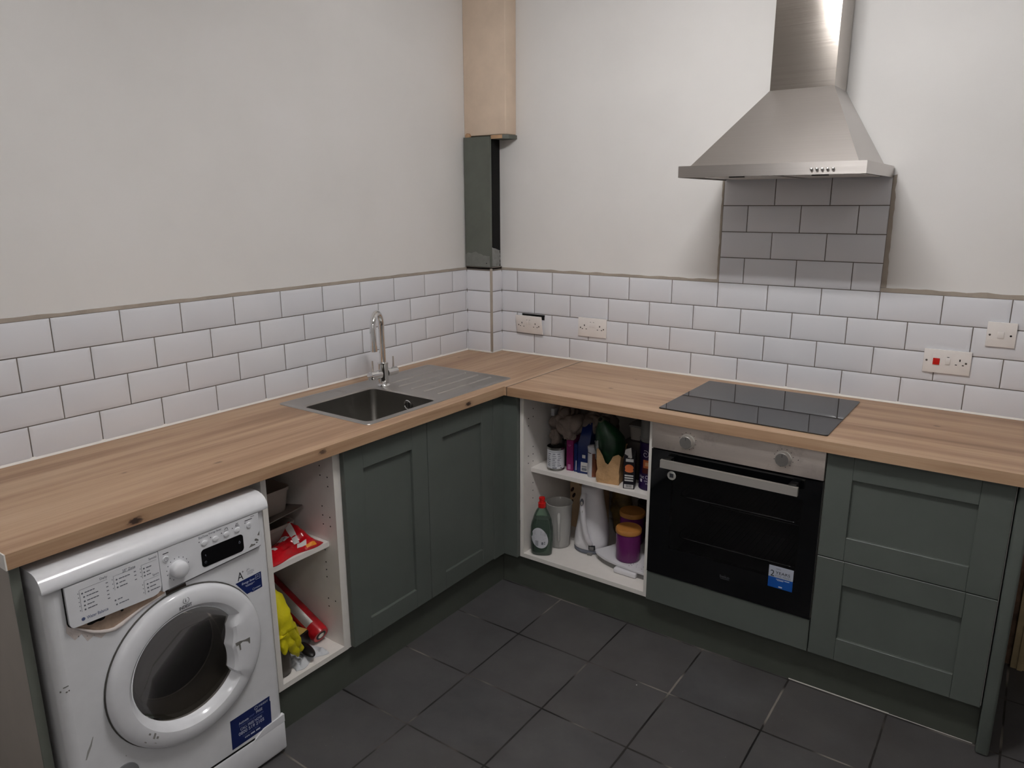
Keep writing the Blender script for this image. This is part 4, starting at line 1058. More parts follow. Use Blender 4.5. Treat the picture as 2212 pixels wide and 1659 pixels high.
# ---------------------------------------------------------------- things kept in the open cabinets
VF = math.atan2(.55, .83)          # turn that makes a thing face the photographer from the back run
SZ, FZ = .5434, .1684              # shelf and cabinet floor on the back run
def crumple(v, amp, f, seed=0):
    n = Vector((noise.noise(v*f+Vector((seed, 0, 0))), noise.noise(v*f+Vector((0, seed+5, 0))), noise.noise(v*f+Vector((0, 0, seed+9)))))
    r = 1-abs(noise.noise(v*f*1.7+Vector((seed, seed, 2))))*2
    return v + n*amp + n.normalized()*amp*.5*r if n.length > 1e-6 else v
def foldy(name, mat, par, c, r, amp=.012, f=18, seed=0, n=36, low=None):
    mb = MB().sphere((0, 0, 0), r, n)
    def fn(v):
        d = v.normalized() if v.length > 1e-6 else Vector((0, 0, 1))
        q = Vector(v)
        a = abs(noise.noise(q*f+Vector((seed, 1, 2))))*2; b = abs(noise.noise(q*f*2.2+Vector((5, seed, 2))))*2
        p = v + d*amp*(a*1.2+b*.6-.7) + Vector((noise.noise(q*f*.7+Vector((seed, 9, 0))), noise.noise(q*f*.7+Vector((0, seed, 9))), 0))*amp*1.2
        p = p + Vector(c)
        if low is not None and p.z < low: p.z = low
        return p
    mb.warp(fn)
    return build(name, mb, mat, par, 70)
M['tin'] = pm('tin_metal', (150, 148, 145), .3, 1)
M['label_white'] = pm('white_label', (205, 206, 212), .5)
M['magenta'] = pm('magenta_card', (122, 22, 84), .45)
M['blue_pack'] = pm('blue_packaging', (16, 36, 92), .3)
M['purple'] = pm('purple_tin', (34, 16, 62), .3)
M['purple_glaze'] = pm('purple_glaze', (98, 32, 92), .22)
M['lid_wood'] = pm('bamboo_lid', (188, 128, 62), .5, var=.08, bump=(50, .2))
M['orange'] = pm('orange_print', (200, 108, 62), .5)
M['cloth'] = pm('taupe_cloth', (126, 112, 104), .9, var=.12, bump=(200, .4))
M['green_pl'] = pm('green_plastic', (17, 50, 28), .38, var=.4)
M['kraft'] = pm('kraft_paper', (186, 148, 106), .85, var=.12, bump=(34, .9, .005))
M['paper_w'] = pm('white_paper', (205, 202, 200), .7)
M['grey_pl'] = pm('grey_plastic', (122, 120, 118), .4)
M['white_pl'] = pm('white_kettle_plastic', (224, 222, 226), .28)
M['red_pl'] = pm('red_plastic', (196, 26, 24), .3)
M['liquid'] = pm('green_detergent', (8, 60, 34), .12, coat=.4)
M['btl'] = clear('pale_green_bottle_plastic', (196, 224, 204), .04, .08, .12, (180, 205, 190))
M['frost'] = clear('frosted_jug_plastic', (250, 250, 249), .02, .2, .42, (240, 239, 236))
M['tub'] = clear('clear_tub_plastic', (226, 218, 212), .06, .15, .5, (222, 212, 204))
M['beige_card'] = pm('beige_card', (204, 174, 140), .6)
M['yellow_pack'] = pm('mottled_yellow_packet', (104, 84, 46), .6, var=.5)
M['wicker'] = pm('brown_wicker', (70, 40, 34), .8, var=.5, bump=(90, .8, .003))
M['lime'] = pm('lime_packaging', (134, 140, 30), .5)

# open tin
c = (.770, -.462)
tn = thing('food_tin', 'open metal tin with a white printed label, leftmost on the cabinet shelf', 'tin', (c[0], c[1], SZ))
mb = MB(); R = .0375
mb.lathe([(R*.96, 0), (R, .001), (R, .006), (R*.98, .008), (R*.98, .094), (R, .096), (R, .1), (R*.96, .1), (R*.95, .094), (R*.95, .06)], (*c, SZ), 'z', 40, 0, True, False)
mb.lathe([(R*.95, .060), (R*.3, .0605)], (*c, SZ), 'z', 40, 1, True, True)
build('can', mb, [M['tin'], pm('dark_contents', (30, 20, 14), .6)], tn, 40)
mb = MB().lathe([(R*.985, .010), (R*.995, .010), (R*.995, .090), (R*.985, .090)], (*c, SZ), 'z', 40, 0, False, False)
o = build('label', mb, M['label_white'], tn, 40)
mb = MB()
def on_cyl(mb, c, R, z0, z1, a0, a1, m=0, n=6, th=.0004):
    A = [math.radians(a0+(a1-a0)*i/n) for i in range(n+1)]
    mb.loops([[(c[0]+(R+th)*math.cos(a), c[1]+(R+th)*math.sin(a), z) for a in A] for z in (z0, z1)], m, closed=False)
for k in range(7):
    z = SZ+.022+k*.0085
    for q in range(3):
        a = -115+q*34+random.uniform(-3, 3); on_cyl(mb, c, R, z, z+.0022+(.001 if k % 3 == 0 else 0), a, a+random.uniform(14, 26))
on_cyl(mb, c, R, SZ+.012, SZ+.0165, -80, -52); on_cyl(mb, c, R, SZ+.012, SZ+.0165, -28, -18); on_cyl(mb, c, R, SZ+.083, SZ+.0845, -110, -20)
build('label_print', mb, M['print_grey'], o, 0)
# dark jar right behind the tin
tag(build('jar', MB().lathe([(.022, 0), (.024, .004), (.024, .088), (.020, .096), (.020, .112), (.0, .113)], (.779, -.393, SZ), 'z', 28), pm('dark_jar', (28, 20, 24), .3), None), 'small dark jar hidden behind the open tin', 'jar')

def boxitem(name, label, cat, x0, y0, w, d, h, mat, rot=0, group=None):
    th = thing(name, label, cat, (x0, y0, SZ), (0, 0, rot), group)
    o = build('box', MB().box((0, 0, 0), (w, d, h), bev=.0008, seg=1), mat, th, 20)
    return th
RB = math.radians(6)
b = boxitem('food_box', 'slim magenta cardboard box standing beside the open tin', 'box', .818, -.455, .030, .11, .132, M['magenta'], RB)
mb = MB(); mb.box((.007, -.0005, .006), (.019, .0005, .028)); mb.tube([(.008, -.0005, .112), (.013, -.0005, .107), (.019, -.0005, .112)], .0008, 6); mb.box((.008, -.0004, .1125), (.020, .0004, .1135)); build('printed_marks', mb, pm('pale_pink_print', (170, 110, 150), .5), b, 0)
b = boxitem('food_box', 'thin navy blue box standing between the magenta box and the larger blue packet', 'box', .852, -.452, .0155, .12, .122, M['blue_pack'], RB)
mb = MB(); mb.box((.009, -.0005, .008), (.0125, .0005, .050)); build('printed_marks', mb, M['paper_w'], b, 0)
b = thing('food_packet', 'large blue packet with a white barcode, left of the white shaker', 'packet', (.871, -.455, SZ), (0, 0, RB))
mb = MB()
Lp = []
for z, w, y0, y1 in ((0, .05, 0, .12), (.03, .052, -.001, .125), (.09, .052, 0, .13), (.125, .050, .008, .13), (.165, .046, .03, .12), (.205, .04, .06, .09)):
    Lp.append([(0+.002*math.sin(z*90), y0, z), (w, y0+.001, z), (w+.002, y1, z), (0, y1, z)])
mb.loops(Lp, 0, True, True); build('bag', mb, M['blue_pack'], b, 50)
mb = MB(); mb.box((.016, -.0015, .010), (.046, -.0002, .050), 0); mb.box((.020, -.0018, .014), (.043, -.0014, .026), 1); mb.box((.020, -.0018, .030), (.043, -.0014, .034), 1); mb.box((.022, -.0015, .068), (.036, 0, .082), 0); build('printed_marks', mb, [M['paper_w'], M['print_grey']], b, 0)
# shaker
c = (.945, -.452); R = .0235
s = thing('shaker', 'white cylindrical shaker tub with a brown picture panel', 'shaker', (*c, SZ))
o = build('tub', MB().lathe([(R*.97, 0), (R, .001), (R, .115), (R*1.05, .117), (R*1.05, .128), (R*.9, .130), (R*.2, .1305)], (*c, SZ), 'z', 36), M['label_white'], s, 40)
mb = MB(); on_cyl(mb, c, R, SZ+.004, SZ+.104, -75, 10, 0, 8); build('picture_panel', mb, pm('brown_picture', (92, 52, 34), .5, var=.5), o, 30)
mb = MB(); on_cyl(mb, c, R, SZ+.103, SZ+.106, -140, -85, 0, 6); build('dark_stripe', mb, M['print_dark'], o, 0)
# kraft bag with green bottle
kb = thing('paper_bag', 'torn kraft paper bag slumped at the front of the shelf, holding a green bottle', 'paper bag', (1.03, -.46, SZ), (0, 0, math.radians(10)))
mb = MB(); L = []
def sq(w, d, z, wob=0, seed=0, dz=0, n=10):
    out = []
    P4 = [(-w/2, -d/2), (w/2, -d/2), (w/2, d/2), (-w/2, d/2)]
    for k in range(4):
        (xa, ya), (xb, yb) = P4[k], P4[(k+1) % 4]
        for i in range(n):
            u = i/n; x = xa+(xb-xa)*u; y = ya+(yb-ya)*u
            nn = noise.noise((x*28, y*28, z*22+seed)); zz = z+(dz*(.5+noise.noise((x*34+seed, y*34, 3))) if dz else 0)
            out.append((x*(1+wob*nn), y*(1+wob*nn), zz))
    return out
for z, w, d, wo, dz in ((0, .088, .070, .03, 0), (.012, .094, .074, .10, 0), (.026, .091, .072, .20, 0), (.040, .096, .076, .26, 0), (.055, .092, .073, .26, 0), (.068, .097, .077, .26, .012), (.084, .104, .083, .24, .05), (.076, .094, .074, .24, .045), (.04, .084, .066, .1, 0)):
    L.append(sq(w, d, z, wo, 2, dz))
mb.loops(L, 0, True, False); build('bag_sides', mb, M['kraft'], kb, 60)
# paper flap curling up on the right
mb = MB()
for k in range(9):
    u = k/8
    L = None
vs = []; fs = []
for j in range(10):
    for i in range(5):
        u, w = i/4, j/9
        vs.append((.030+.030*u+.012*math.sin(w*5+u), .012+.02*u+.014*math.sin(w*3), .07+.085*w+.006*noise.noise((u*4, w*5, 1))))
for j in range(9):
    for i in range(4): fs.append((j*5+i, j*5+i+1, (j+1)*5+i+1, (j+1)*5+i))
n0 = len(vs); vs += [(x, y+.0012, z) for x, y, z in vs]; fs += [tuple(n0+i for i in reversed(f)) for f in fs[:36]]
mb.add(vs, fs); build('torn_flap', mb, M['kraft'], kb, 60)
# green bottle (large, dark, crumpled)
gb = thing('green_bottle', 'large dark green plastic bottle leaning with its open neck up, inside the kraft bag', 'bottle', (1.035, -.45, SZ+.004), (math.radians(-4), math.radians(-6), math.radians(10)))
mb = MB(); mb.lathe([(.030, .0), (.032, .02), (.036, .06), (.048, .09), (.055, .12), (.058, .15), (.056, .18), (.048, .205), (.034, .225), (.022, .240), (.0125, .250)], (0, 0, 0), 'z', 40, 0, True, False)
mb.warp(lambda v: v+Vector((noise.noise(v*26), noise.noise(v*26+Vector((4, 4, 4))), noise.noise(v*22+Vector((8, 1, 1)))*.4))*.007*(1 if v.z < .22 else .1)+v.normalized()*.010*(abs(noise.noise(v*38))-.25)*(1 if .02 < v.z < .22 else 0)+Vector((-.02*max(0, v.z-.17)/.08, -.03*max(0, v.z-.19)/.06, 0)))
build('body', mb, M['green_pl'], gb, 60)
mb = MB(); nc = Vector((-.0205, -.030, .246)); nd = Vector((-.25, -.75, .6)).normalized()
mb.tube([nc, nc+nd*.016], [.0120, .0120], 24, 0, False); mb.tube([nc+nd*.016, nc+nd*.0162], [.0122, .0095], 24, 0, False); mb.tube([nc+nd*.016, nc+nd*.002], [.0095, .0090], 24, 1, True)
build('neck', mb, [pm('grey_green_neck', (96, 100, 80), .4), M['hole']], gb, 50)
# crumpled clear film at left of the bottle
foldy('plastic_film', clear('crinkled_clear_film', (205, 208, 210), .12, .12, .16, (170, 176, 180)), gb, (-.040, -.030, .125), (.016, .016, .055), .008, 40, 3, 18)
# black carton
ct = thing('drink_carton', 'tall black carton with an orange fruit picture and barcode, in front of the purple tin', 'carton', (1.107, -.502, SZ), (0, 0, math.radians(17)))
mb = MB(); mb.box((0, 0, 0), (.044, .040, .135), 0); mb.prism([(0, 0, .135), (0, .040, .135), (0, .020, .158)], (.044, 0, 0), 0); build('carton_body', mb, pm('black_carton', (20, 17, 26), .4), ct, 0)
mb = MB()
mb.prism([(.022+.017*math.cos(a), -.0003, .088+.013*math.sin(a)) for a in [2*math.pi*i/18 for i in range(18)]], (0, .0005, 0), 0)
mb.prism([(.022+.017*math.cos(a), -.0006, .076+.008*math.sin(a)) for a in [2*math.pi*i/18 for i in range(18)]], (0, .0005, 0), 0)
build('fruit_picture', mb, M['orange'], ct, 0)
mb = MB()
for z in (.052, .042, .032): mb.box((.005, -.0006, z), (.039, 0, z+.0055))
build('text_panel', mb, M['paper_w'], ct, 0); build('top_panel', MB().box((.008, -.0006, .112), (.038, 0, .124)), M['paper_w'], ct, 0)
o = build('barcode_panel', MB().box((.004, -.0006, .003), (.040, 0, .018)), M['paper_w'], ct, 0)
mb = MB()
for q in range(11): mb.box((.011+q*.0022, -.0009, .006), (.0120+q*.0022, -.0003, .017))
build('barcode', mb, M['print_dark'], o, 0)
mb = MB().prism([(.000, .004, .132), (.028, -.004, .128), (.022, .004, .166), (.004, .008, .158)], (.004, .002, .002), 0); build('torn_spout', mb, M['paper_w'], ct, 0, label='torn white corner')
# purple drinking chocolate tin and the grey canister on top
c = (1.187, -.432); R = .043
pt = thing('chocolate_tin', 'tall purple drinking chocolate tin against the right side of the shelf', 'tin', (*c, SZ))
o = build('can', MB().lathe([(R*.97, 0), (R, .001), (R, .006), (R*.985, .008), (R*.985, .183), (R, .186), (R, .192), (R*.9, .192), (R*.1, .191)], (*c, SZ), 'z', 40), M['purple'], pt, 40)
mb = MB(); 
def cyl_text(mb, txt, c, R, z, h, a0, a1, m=0):
    vs, fs = text_geo(txt)
    x0 = min(v[0] for v in vs); x1 = max(v[0] for v in vs); y0 = min(v[1] for v in vs); y1 = max(v[1] for v in vs)
    mb.add([(c[0]+(R+.0005)*math.cos(math.radians(a0+(a1-a0)*(v[0]-x0)/(x1-x0))), c[1]+(R+.0005)*math.sin(math.radians(a0+(a1-a0)*(v[0]-x0)/(x1-x0))), z+h*(v[1]-y0)/(y1-y0)) for v in vs], fs, m)
cyl_text(mb, 'Hot Chocolate', c, R, SZ+.048, .014, -128, -4); cyl_text(mb, 'ORIGINAL', c, R, SZ+.036, .006, -96, -30); cyl_text(mb, 'EST', c, R, SZ+.026, .005, -86, -66)
on_cyl(mb, c, R, SZ+.032, SZ+.044, -122, -108)
pts = []
for i in range(26):
    a = i*.33; r = .003+.0125*(i/25); aa = math.radians(-92)+r*math.cos(a)/R
    pts.append((c[0]+(R+.001)*math.cos(aa), c[1]+(R+.001)*math.sin(aa), SZ+.148+r*math.sin(a)))
mb.tube(pts, .0011, 6)
build('lettering', mb, pm('silver_lettering', (196, 192, 204), .4), o, 40)
mb = MB(); on_cyl(mb, c, R, SZ+.092, SZ+.125, -104, -50, 0, 8, .0006); on_cyl(mb, c, R, SZ+.070, SZ+.092, -108, -56, 1, 8, .0006)
build('cup_picture', mb, [M['orange'], pm('dark_red_print', (74, 20, 18), .5)], o, 40)
mb = MB(); on_cyl(mb, c, R, SZ+.101, SZ+.116, -92, -62, 0, 8, .0010); build('swirl_picture', mb, pm('cream_print', (226, 176, 128), .5), o, 40)
tag(build('plastic_tub', MB().lathe([(.040, 0), (.042, .003), (.043, .012), (.040, .015), (.0395, .110), (.041, .112), (.041, .124), (.0, .125)], (c[0]-.002, c[1]+.002, SZ+.1925), 'z', 36), M['grey_pl'], None), 'grey plastic tub standing on top of the purple tin', 'tub')
# pale tub behind the bottle
th = thing('food_tub', 'pale translucent tub behind the black carton, high on the pile', 'tub', (1.10, -.33, SZ))
build('tub_body', MB().loops([rrect(1.065, 1.150, -.37, -.28, .012, SZ+.16), rrect(1.060, 1.156, -.376, -.274, .014, SZ+.215)], 0, True, True), M['tub'], th, 40)
build('tub_lid', MB().loops([rrect(1.056, 1.160, -.380, -.270, .014, SZ+.2152), rrect(1.056, 1.160, -.380, -.270, .014, SZ+.223)], 0, True, True), M['grey_pl'], th, 40)
tag(build('storage_box', MB().box((1.05, -.39, SZ), (1.15, -.26, SZ+.1595), bev=.003), pm('dark_grey_box', (58, 52, 50), .6), None), 'dark box at the back of the shelf under the pale tub', 'box')
# crumpled cloth bag over the tins
cl = thing('cloth_bag', 'crumpled taupe cloth bag heaped over the open tin and boxes', 'cloth bag', (.84, -.38, SZ+.12))
foldy('cloth_heap', M['cloth'], cl, (.795, -.388, SZ+.192), (.062, .058, .055), .026, 13, 1, 64)
foldy('cloth_tail', M['cloth'], cl, (.893, -.335, SZ+.205), (.070, .06, .044), .022, 13, 6, 56)
foldy('strap', M['cloth'], cl, (.752, -.440, SZ+.128), (.020, .014, .036), .008, 30, 4, 26)
foldy('cloth_fold', M['cloth'], cl, (.815, -.430, SZ+.150), (.026, .014, .026), .009, 30, 8, 24)
tag(build('plastic_bottle', MB().lathe([(.03, 0), (.032, .01), (.032, .15), (.018, .19), (.013, .20)], (.905, -.22, SZ), 'z', 28), pm('pinkish_clear_plastic', (120, 84, 78), .3), None), 'small bottle with red cap at the back of the shelf, behind the cloth bag', 'bottle')
bpy.data.objects['plastic_bottle']
build('cap', MB().lathe([(.015, .2), (.016, .202), (.016, .222), (.012, .226)], (.905, -.22, SZ), 'z', 24), M['red_pl'], bpy.data.objects['plastic_bottle'], label='red cap')

# ---- lower level of the same cabinet
sp_ = thing('washing_up_liquid', 'green washing-up liquid bottle with a red cap at the front left of the cabinet floor', 'bottle', (.742, -.524, FZ), (0, 0, VF-.12))
def oval(prof, n=44, wob=None):
    L = []
    for w, d, z, ox in prof:
        L.append([(ox+w*math.copysign(abs(math.cos(a))**.85, math.cos(a)), d*math.copysign(abs(math.sin(a))**.85, math.sin(a)), z) for a in [2*math.pi*i/n for i in range(n)]])
    return L
pr = [(.040, .024, 0, 0), (.044, .027, .004, 0), (.046, .029, .02, 0), (.047, .030, .06, 0), (.0485, .030, .10, 0), (.0475, .029, .125, 0), (.043, .026, .145, -.001), (.0405, .024, .157, .001), (.033, .021, .180, 0), (.024, .018, .200, 0), (.015, .014, .213, 0), (.0125, .0125, .220, 0)]
mb = MB().loops(oval(pr), 0, True, False); build('bottle_body', mb, M['btl'], sp_, 60)
lq = [(a-.0015, b-.0015, max(c, .002), d) for a, b, c, d in pr if c < .165]
mb = MB().loops(oval(lq+[(.0385, .0225, .164, .001)]), 0, True, True); build('detergent', mb, M['liquid'], sp_, 60)
mb = MB().lathe([(.0165, .214), (.0170, .216), (.0165, .234), (.0125, .236), (.0115, .248), (.0135, .250), (.0125, .258), (.006, .260)], (0, 0, 0), 'z', 28); build('cap', mb, M['red_pl'], sp_, 40)
lab = []
for i in range(32):
    a = 2*math.pi*i/32; lx = -.006+.036*math.cos(a)*(1-.12*math.sin(a)); lz = .084+.046*math.sin(a)+.010*math.cos(a)*-.8
    lab.append((lx, lz))
mb = MB()
def fy(x, d=.0312, w=.049): return -d*(max(0, 1-(abs(x)/w)**2.2))**.5
n = 6; L = []
for k in range(n+1):
    s = k/n; L.append([(-.006+(x+.006)*s, fy(-.006+(x+.006)*s)-.0006, .084+(z-.084)*s) for x, z in lab])
mb.loops(L, 0); lb = build('label', mb, M['label_white'], sp_, 60)
mb = MB()
q2 = lambda x0, z0, x1, z1: mb.add([(x0, fy(x0)-.0012, z0), (x1, fy(x1)-.0012, z0), (x1, fy(x1)-.0012, z1), (x0, fy(x0)-.0012, z1)], [(0, 1, 2, 3)])
for k in range(4): q2(-.028, .100+k*.005, .002, .1012+k*.005)
q2(-.030, .083, .020, .0840); q2(-.030, .079, .012, .0798)
for k in range(6): q2(-.024+k*.0022, .048, -.0228+k*.0022, .072)
for a, b, c_, d in ((.013, .1085, .022, .1095), (.013, .0955, .022, .0965), (.0085, .098, .0095, .106), (.0245, .098, .0255, .106), (.0165, .099, .0185, .106)): q2(a, b, c_, d)
q2(.002, .054, .010, .066); q2(.013, .056, .018, .060); q2(.013, .064, .018, .068)
build('label_print', mb, M['print_grey'], lb, 0)
# frosted jug
c = (.757, -.408)
jg = thing('measuring_jug', 'frosted clear plastic measuring jug behind the washing-up liquid', 'jug', (*c, FZ))
mb = MB(); mb.lathe([(.040, 0.001), (.045, .002), (.049, .012), (.053, .10), (.0565, .195), (.059, .200), (.0565, .201), (.054, .196), (.0505, .10), (.046, .014), (.040, .006), (.01, .005)], (*c, FZ), 'z', 48, 0, True, True)
build('jug_body', mb, M['frost'], jg, 50)
hd_ = Vector((.50, -.86, 0)).normalized(); 
mb = MB(); hp = [Vector((c[0], c[1], FZ))+hd_*r+Vector((0, 0, z)) for r, z in ((.0545, .165), (.068, .168), (.0745, .160), (.073, .10), (.067, .055), (.059, .046), (.0515, .052))]
mb.tube(hp, [.0065, .0075, .0075, .0065, .0065, .006, .006], 12); build('handle', mb, M['frost'], jg, 60)
# kettle
c = (.889, -.352); KR = VF-.35
kt = thing('kettle', 'white jug kettle standing with its handle to the front, middle of the cabinet floor', 'kettle', (*c, FZ), (0, 0, KR))
mb = MB(); mb.lathe([(.070, .0005), (.074, .003), (.074, .010), (.068, .013)], (0, 0, 0), 'z', 40); build('power_base', mb, M['print_grey'], kt, 40)
pk = [(.071, .062, .014, 0), (.0735, .064, .018, 0), (.075, .065, .035, .001), (.072, .062, .08, .003), (.063, .056, .14, .004), (.054, .050, .20, .002), (.048, .046, .25, .000), (.046, .044, .280, -.001), (.044, .042, .287, -.001), (.03, .03, .293, 0)]
mb = MB().loops(oval(pk), 0, True, True); build('kettle_body', mb, M['white_pl'], kt, 50)
hx = -.018
hp = [(hx-.001, -.040, .258), (hx-.003, -.062, .262), (hx-.002, -.078, .25), (hx, -.083, .215), (hx+.004, -.084, .16), (hx+.012, -.082, .11), (hx+.022, -.076, .07), (hx+.032, -.066, .050), (hx+.036, -.052, .045)]
mb = MB().tube(hp, [.010, .0125, .013, .0125, .012, .012, .012, .011, .010], 18); mb.warp(lambda v: v); hk = build('handle', mb, M['white_pl'], kt, 60)
mb = MB(); mb.loops([[(hx-.002+.0085*math.cos(a), -.0885+.006*1.0, .243+.0155*math.sin(a)) for a in [2*math.pi*i/20 for i in range(20)]], [(hx-.002+.0075*math.cos(a), -.0955+.0, .243+.0145*math.sin(a)) for a in [2*math.pi*i/20 for i in range(20)]]], 0, True, True)
sb = build('lid_button', mb, M['print_grey'], hk, 40)
build('button_insert', MB().sphere((hx-.002, -.0950, .240), (.005, .0022, .009), 8), M['steel_bar'], sb)
build('water_light', MB().box((hx+.0005, -.0975, .200), (hx+.0035, -.0945, .209), bev=.0008), M['steel_bar'], hk)
mb = MB(); mb.box((.006, -.069, .020), (.034, -.058, .040), bev=.002); o = build('cord_socket', mb, M['print_dark'], kt, 30); build('socket_insert', MB().box((.010, -.0700, .0225), (.030, -.0685, .036), bev=.0005), M['grey_pl'], o)
mb = MB().box((.004, -.082, .0008), (.026, -.066, .010), bev=.002); build('base_tab', mb, M['grey_pl'], kt)
# white scales-like slab and its stand
tr_ = thing('tray', 'white rounded tray with grey specks along its front, under the foremost purple canister', 'tray', (1.08, -.38, FZ))
def blob(z, s, ox=1.085, oy=-.36):
    pts = [(.962, -.398), (.950, -.425), (.975, -.448), (1.02, -.470), (1.08, -.484), (1.15, -.493), (1.215, -.495), (1.230, -.490), (1.234, -.44), (1.234, -.34), (1.228, -.26), (1.20, -.235), (1.12, -.225), (1.04, -.235), (1.0, -.27), (.988, -.34)]
    out = []
    n = len(pts)
    for k in range(n):
        p0, p1, p2, p3 = [Vector((*pts[(k+j) % n], 0)) for j in (-1, 0, 1, 2)]
        for i in range(4):
            u = i/4
            q = .5*((2*p1)+(p2-p0)*u+(2*p0-5*p1+4*p2-p3)*u*u+(3*p1-p0-3*p2+p3)*u**3)
            out.append((ox+(q.x-ox)*s, oy+(q.y-oy)*s, z))
    return out
ZS = FZ+.024
mb = MB().loops([blob(ZS, .985), blob(ZS+.003, .997), blob(ZS+.009, 1), blob(ZS+.0115, .994)], 0, True, True); o = build('platform', mb, M['white_pl'], tr_, 40)
mb = MB(); rnd = random.Random(5)
for k in range(16):
    x = 1.13+rnd.random()*.09; y = -.475+rnd.random()*.035; a = rnd.random()*3
    mb.prism([(x+.005*rnd.random()*math.cos(a+q), y+.003*math.sin(a+q), ZS+.0114) for q in (0, 2.1, 4.2)], (0, 0, .0004))
build('printed_specks', mb, M['print_grey'], o, 0)
mb = MB(); mb.loops([[(a, b, z) for a, b, c_ in blob(0, .93)] for z in (FZ+.0005, ZS)], 0, True, True); build('base', mb, M['grey_pl'], tr_, 40)
mb = MB().box((1.075, -.502, FZ+.0005), (1.175, -.476, FZ+.0225), bev=.006, seg=3); build('front_foot', mb, M['white_pl'], tr_, 30)
# canisters
TOP = ZS+.0116
def canister(name, label, c, z0, s=1.0):
    th = thing(name, label, 'canister', (*c, z0), None, None)
    R = .0535*s
    mb = MB().lathe([(R*.9, .0), (R*.97, .003), (R, .010), (R, .122*s), (R*.98, .126*s), (R*.9, .127*s)], (*c, z0), 'z', 44); build('pot', mb, M['purple_glaze'], th, 40)
    mb = MB().lathe([(R*.9, .1272*s), (R*1.04, .128*s), (R*1.06, .131*s), (R*1.06, .143*s), (R*1.0, .148*s), (R*.1, .149*s)], (*c, z0), 'z', 44); build('lid', mb, M['lid_wood'], th, 40)
canister('storage_canister', 'purple ceramic canister with wooden lid standing at the front of the white tray', (1.098, -.418), TOP, .94)
canister('storage_canister', 'purple canister with wooden lid half hidden behind the front one', (1.040, -.268), TOP, .98)
canister('storage_canister', 'purple canister with wooden lid at the far right, cut off by the cabinet side', (1.181, -.310), TOP, .95)
# boxes and packets at the back
bb = thing('cereal_box', 'beige card box with small brown letters, behind the kettle', 'box', (.75, -.20, FZ))
build('box', MB().box((.695, -.215, FZ+.0005), (.865, -.15, .500), bev=.001, seg=1), M['beige_card'], bb, 0)
mb = MB(); text(mb, 'VEST', (.742, -.2152, .379), RX, UP, .050, .010); build('lettering', mb, pm('brown_print', (70, 42, 30), .6), bb, 0)
mb = MB()
for x, z in ((.708, .352), (.716, .325), (.705, .29)): mb.prism([(x+.009*math.cos(a), -.2154, z+.013*math.sin(a+.6)) for a in [2*math.pi*i/12 for i in range(12)]], (0, .0005, 0))
build('berry_print', mb, pm('dark_brown_print', (58, 30, 24), .6), bb, 0)
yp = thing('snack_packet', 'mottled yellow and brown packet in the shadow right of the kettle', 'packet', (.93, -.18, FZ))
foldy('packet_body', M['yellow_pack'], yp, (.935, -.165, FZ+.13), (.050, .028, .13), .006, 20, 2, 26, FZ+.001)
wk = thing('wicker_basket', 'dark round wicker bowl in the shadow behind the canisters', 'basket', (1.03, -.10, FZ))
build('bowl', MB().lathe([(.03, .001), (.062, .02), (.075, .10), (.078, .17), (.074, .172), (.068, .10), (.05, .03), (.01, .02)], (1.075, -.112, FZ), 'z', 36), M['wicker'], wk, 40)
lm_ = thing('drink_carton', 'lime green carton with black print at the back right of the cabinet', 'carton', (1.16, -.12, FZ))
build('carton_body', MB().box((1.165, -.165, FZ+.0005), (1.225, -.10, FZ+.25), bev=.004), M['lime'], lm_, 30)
mb = MB()
for k in range(5): mb.prism([(1.185+.012*math.cos(a+k), -.1655, FZ+.07+.030*k+.010*math.sin(a)) for a in [2*math.pi*i/7 for i in range(7)]], (0, .0006, 0))
build('black_print', mb, M['print_dark'], lm_, 0)

# ---- narrow cabinet beside the washing machine
AZ = .5464
def tub(name, label, x0, x1, y0, y1, z0, z1, tilt=0, mat='tub', lid=False):
    th = thing(name, label, 'food container', ((x0+x1)/2, (y0+y1)/2, z0), (0, tilt, 0))
    cx, cy = (x1-x0)/2, (y1-y0)/2
    h = z1-z0
    mb = MB().loops([rrect(-cx+.012, cx-.012, -cy+.012, cy-.012, .02, .0005), rrect(-cx+.008, cx-.008, -cy+.008, cy-.008, .022, .006), rrect(-cx, cx, -cy, cy, .022, h-.012), rrect(-cx-.004, cx+.004, -cy-.004, cy+.004, .024, h-.011), rrect(-cx-.004, cx+.004, -cy-.004, cy+.004, .024, h), rrect(-cx+.001, cx-.001, -cy+.001, cy-.001, .021, h-.001), rrect(-cx+.009, cx-.009, -cy+.009, cy-.009, .021, .008)], 0, True, True)
    build('container', mb, M[mat], th, 40)
    return th
tub('food_container', 'translucent takeaway tub on the narrow cabinet shelf, lowest of the pile', .235, .412, -1.728, -1.530, AZ, AZ+.062)
l_ = thing('container_lid', 'clear lid jutting out at a slant between the two tubs', 'lid', (.375, -1.605, AZ+.086), (math.radians(7), math.radians(-13), math.radians(-3)))
build('lid_plate', MB().loops([rrect(-.07, .062, -.105, .105, .02, 0), rrect(-.07, .062, -.105, .105, .02, .0022), rrect(-.06, .052, -.09, .09, .02, .0030)], 0, True, True), clear('clear_lid', (215, 208, 200), .15, .15, .35, (190, 180, 172)), l_, 40)
tub('food_container', 'translucent takeaway tub perched on the slanting lid, uppermost of the pile', .235, .400, -1.728, -1.530, AZ+.094, AZ+.182, 0)
tag(build('storage_box', MB().box((.04, -1.735, AZ), (.20, -1.52, AZ+.27), bev=.002), pm('dark_brown_box', (86, 56, 42), .7), None), 'dark brown box at the back of the narrow shelf behind the tubs', 'box')
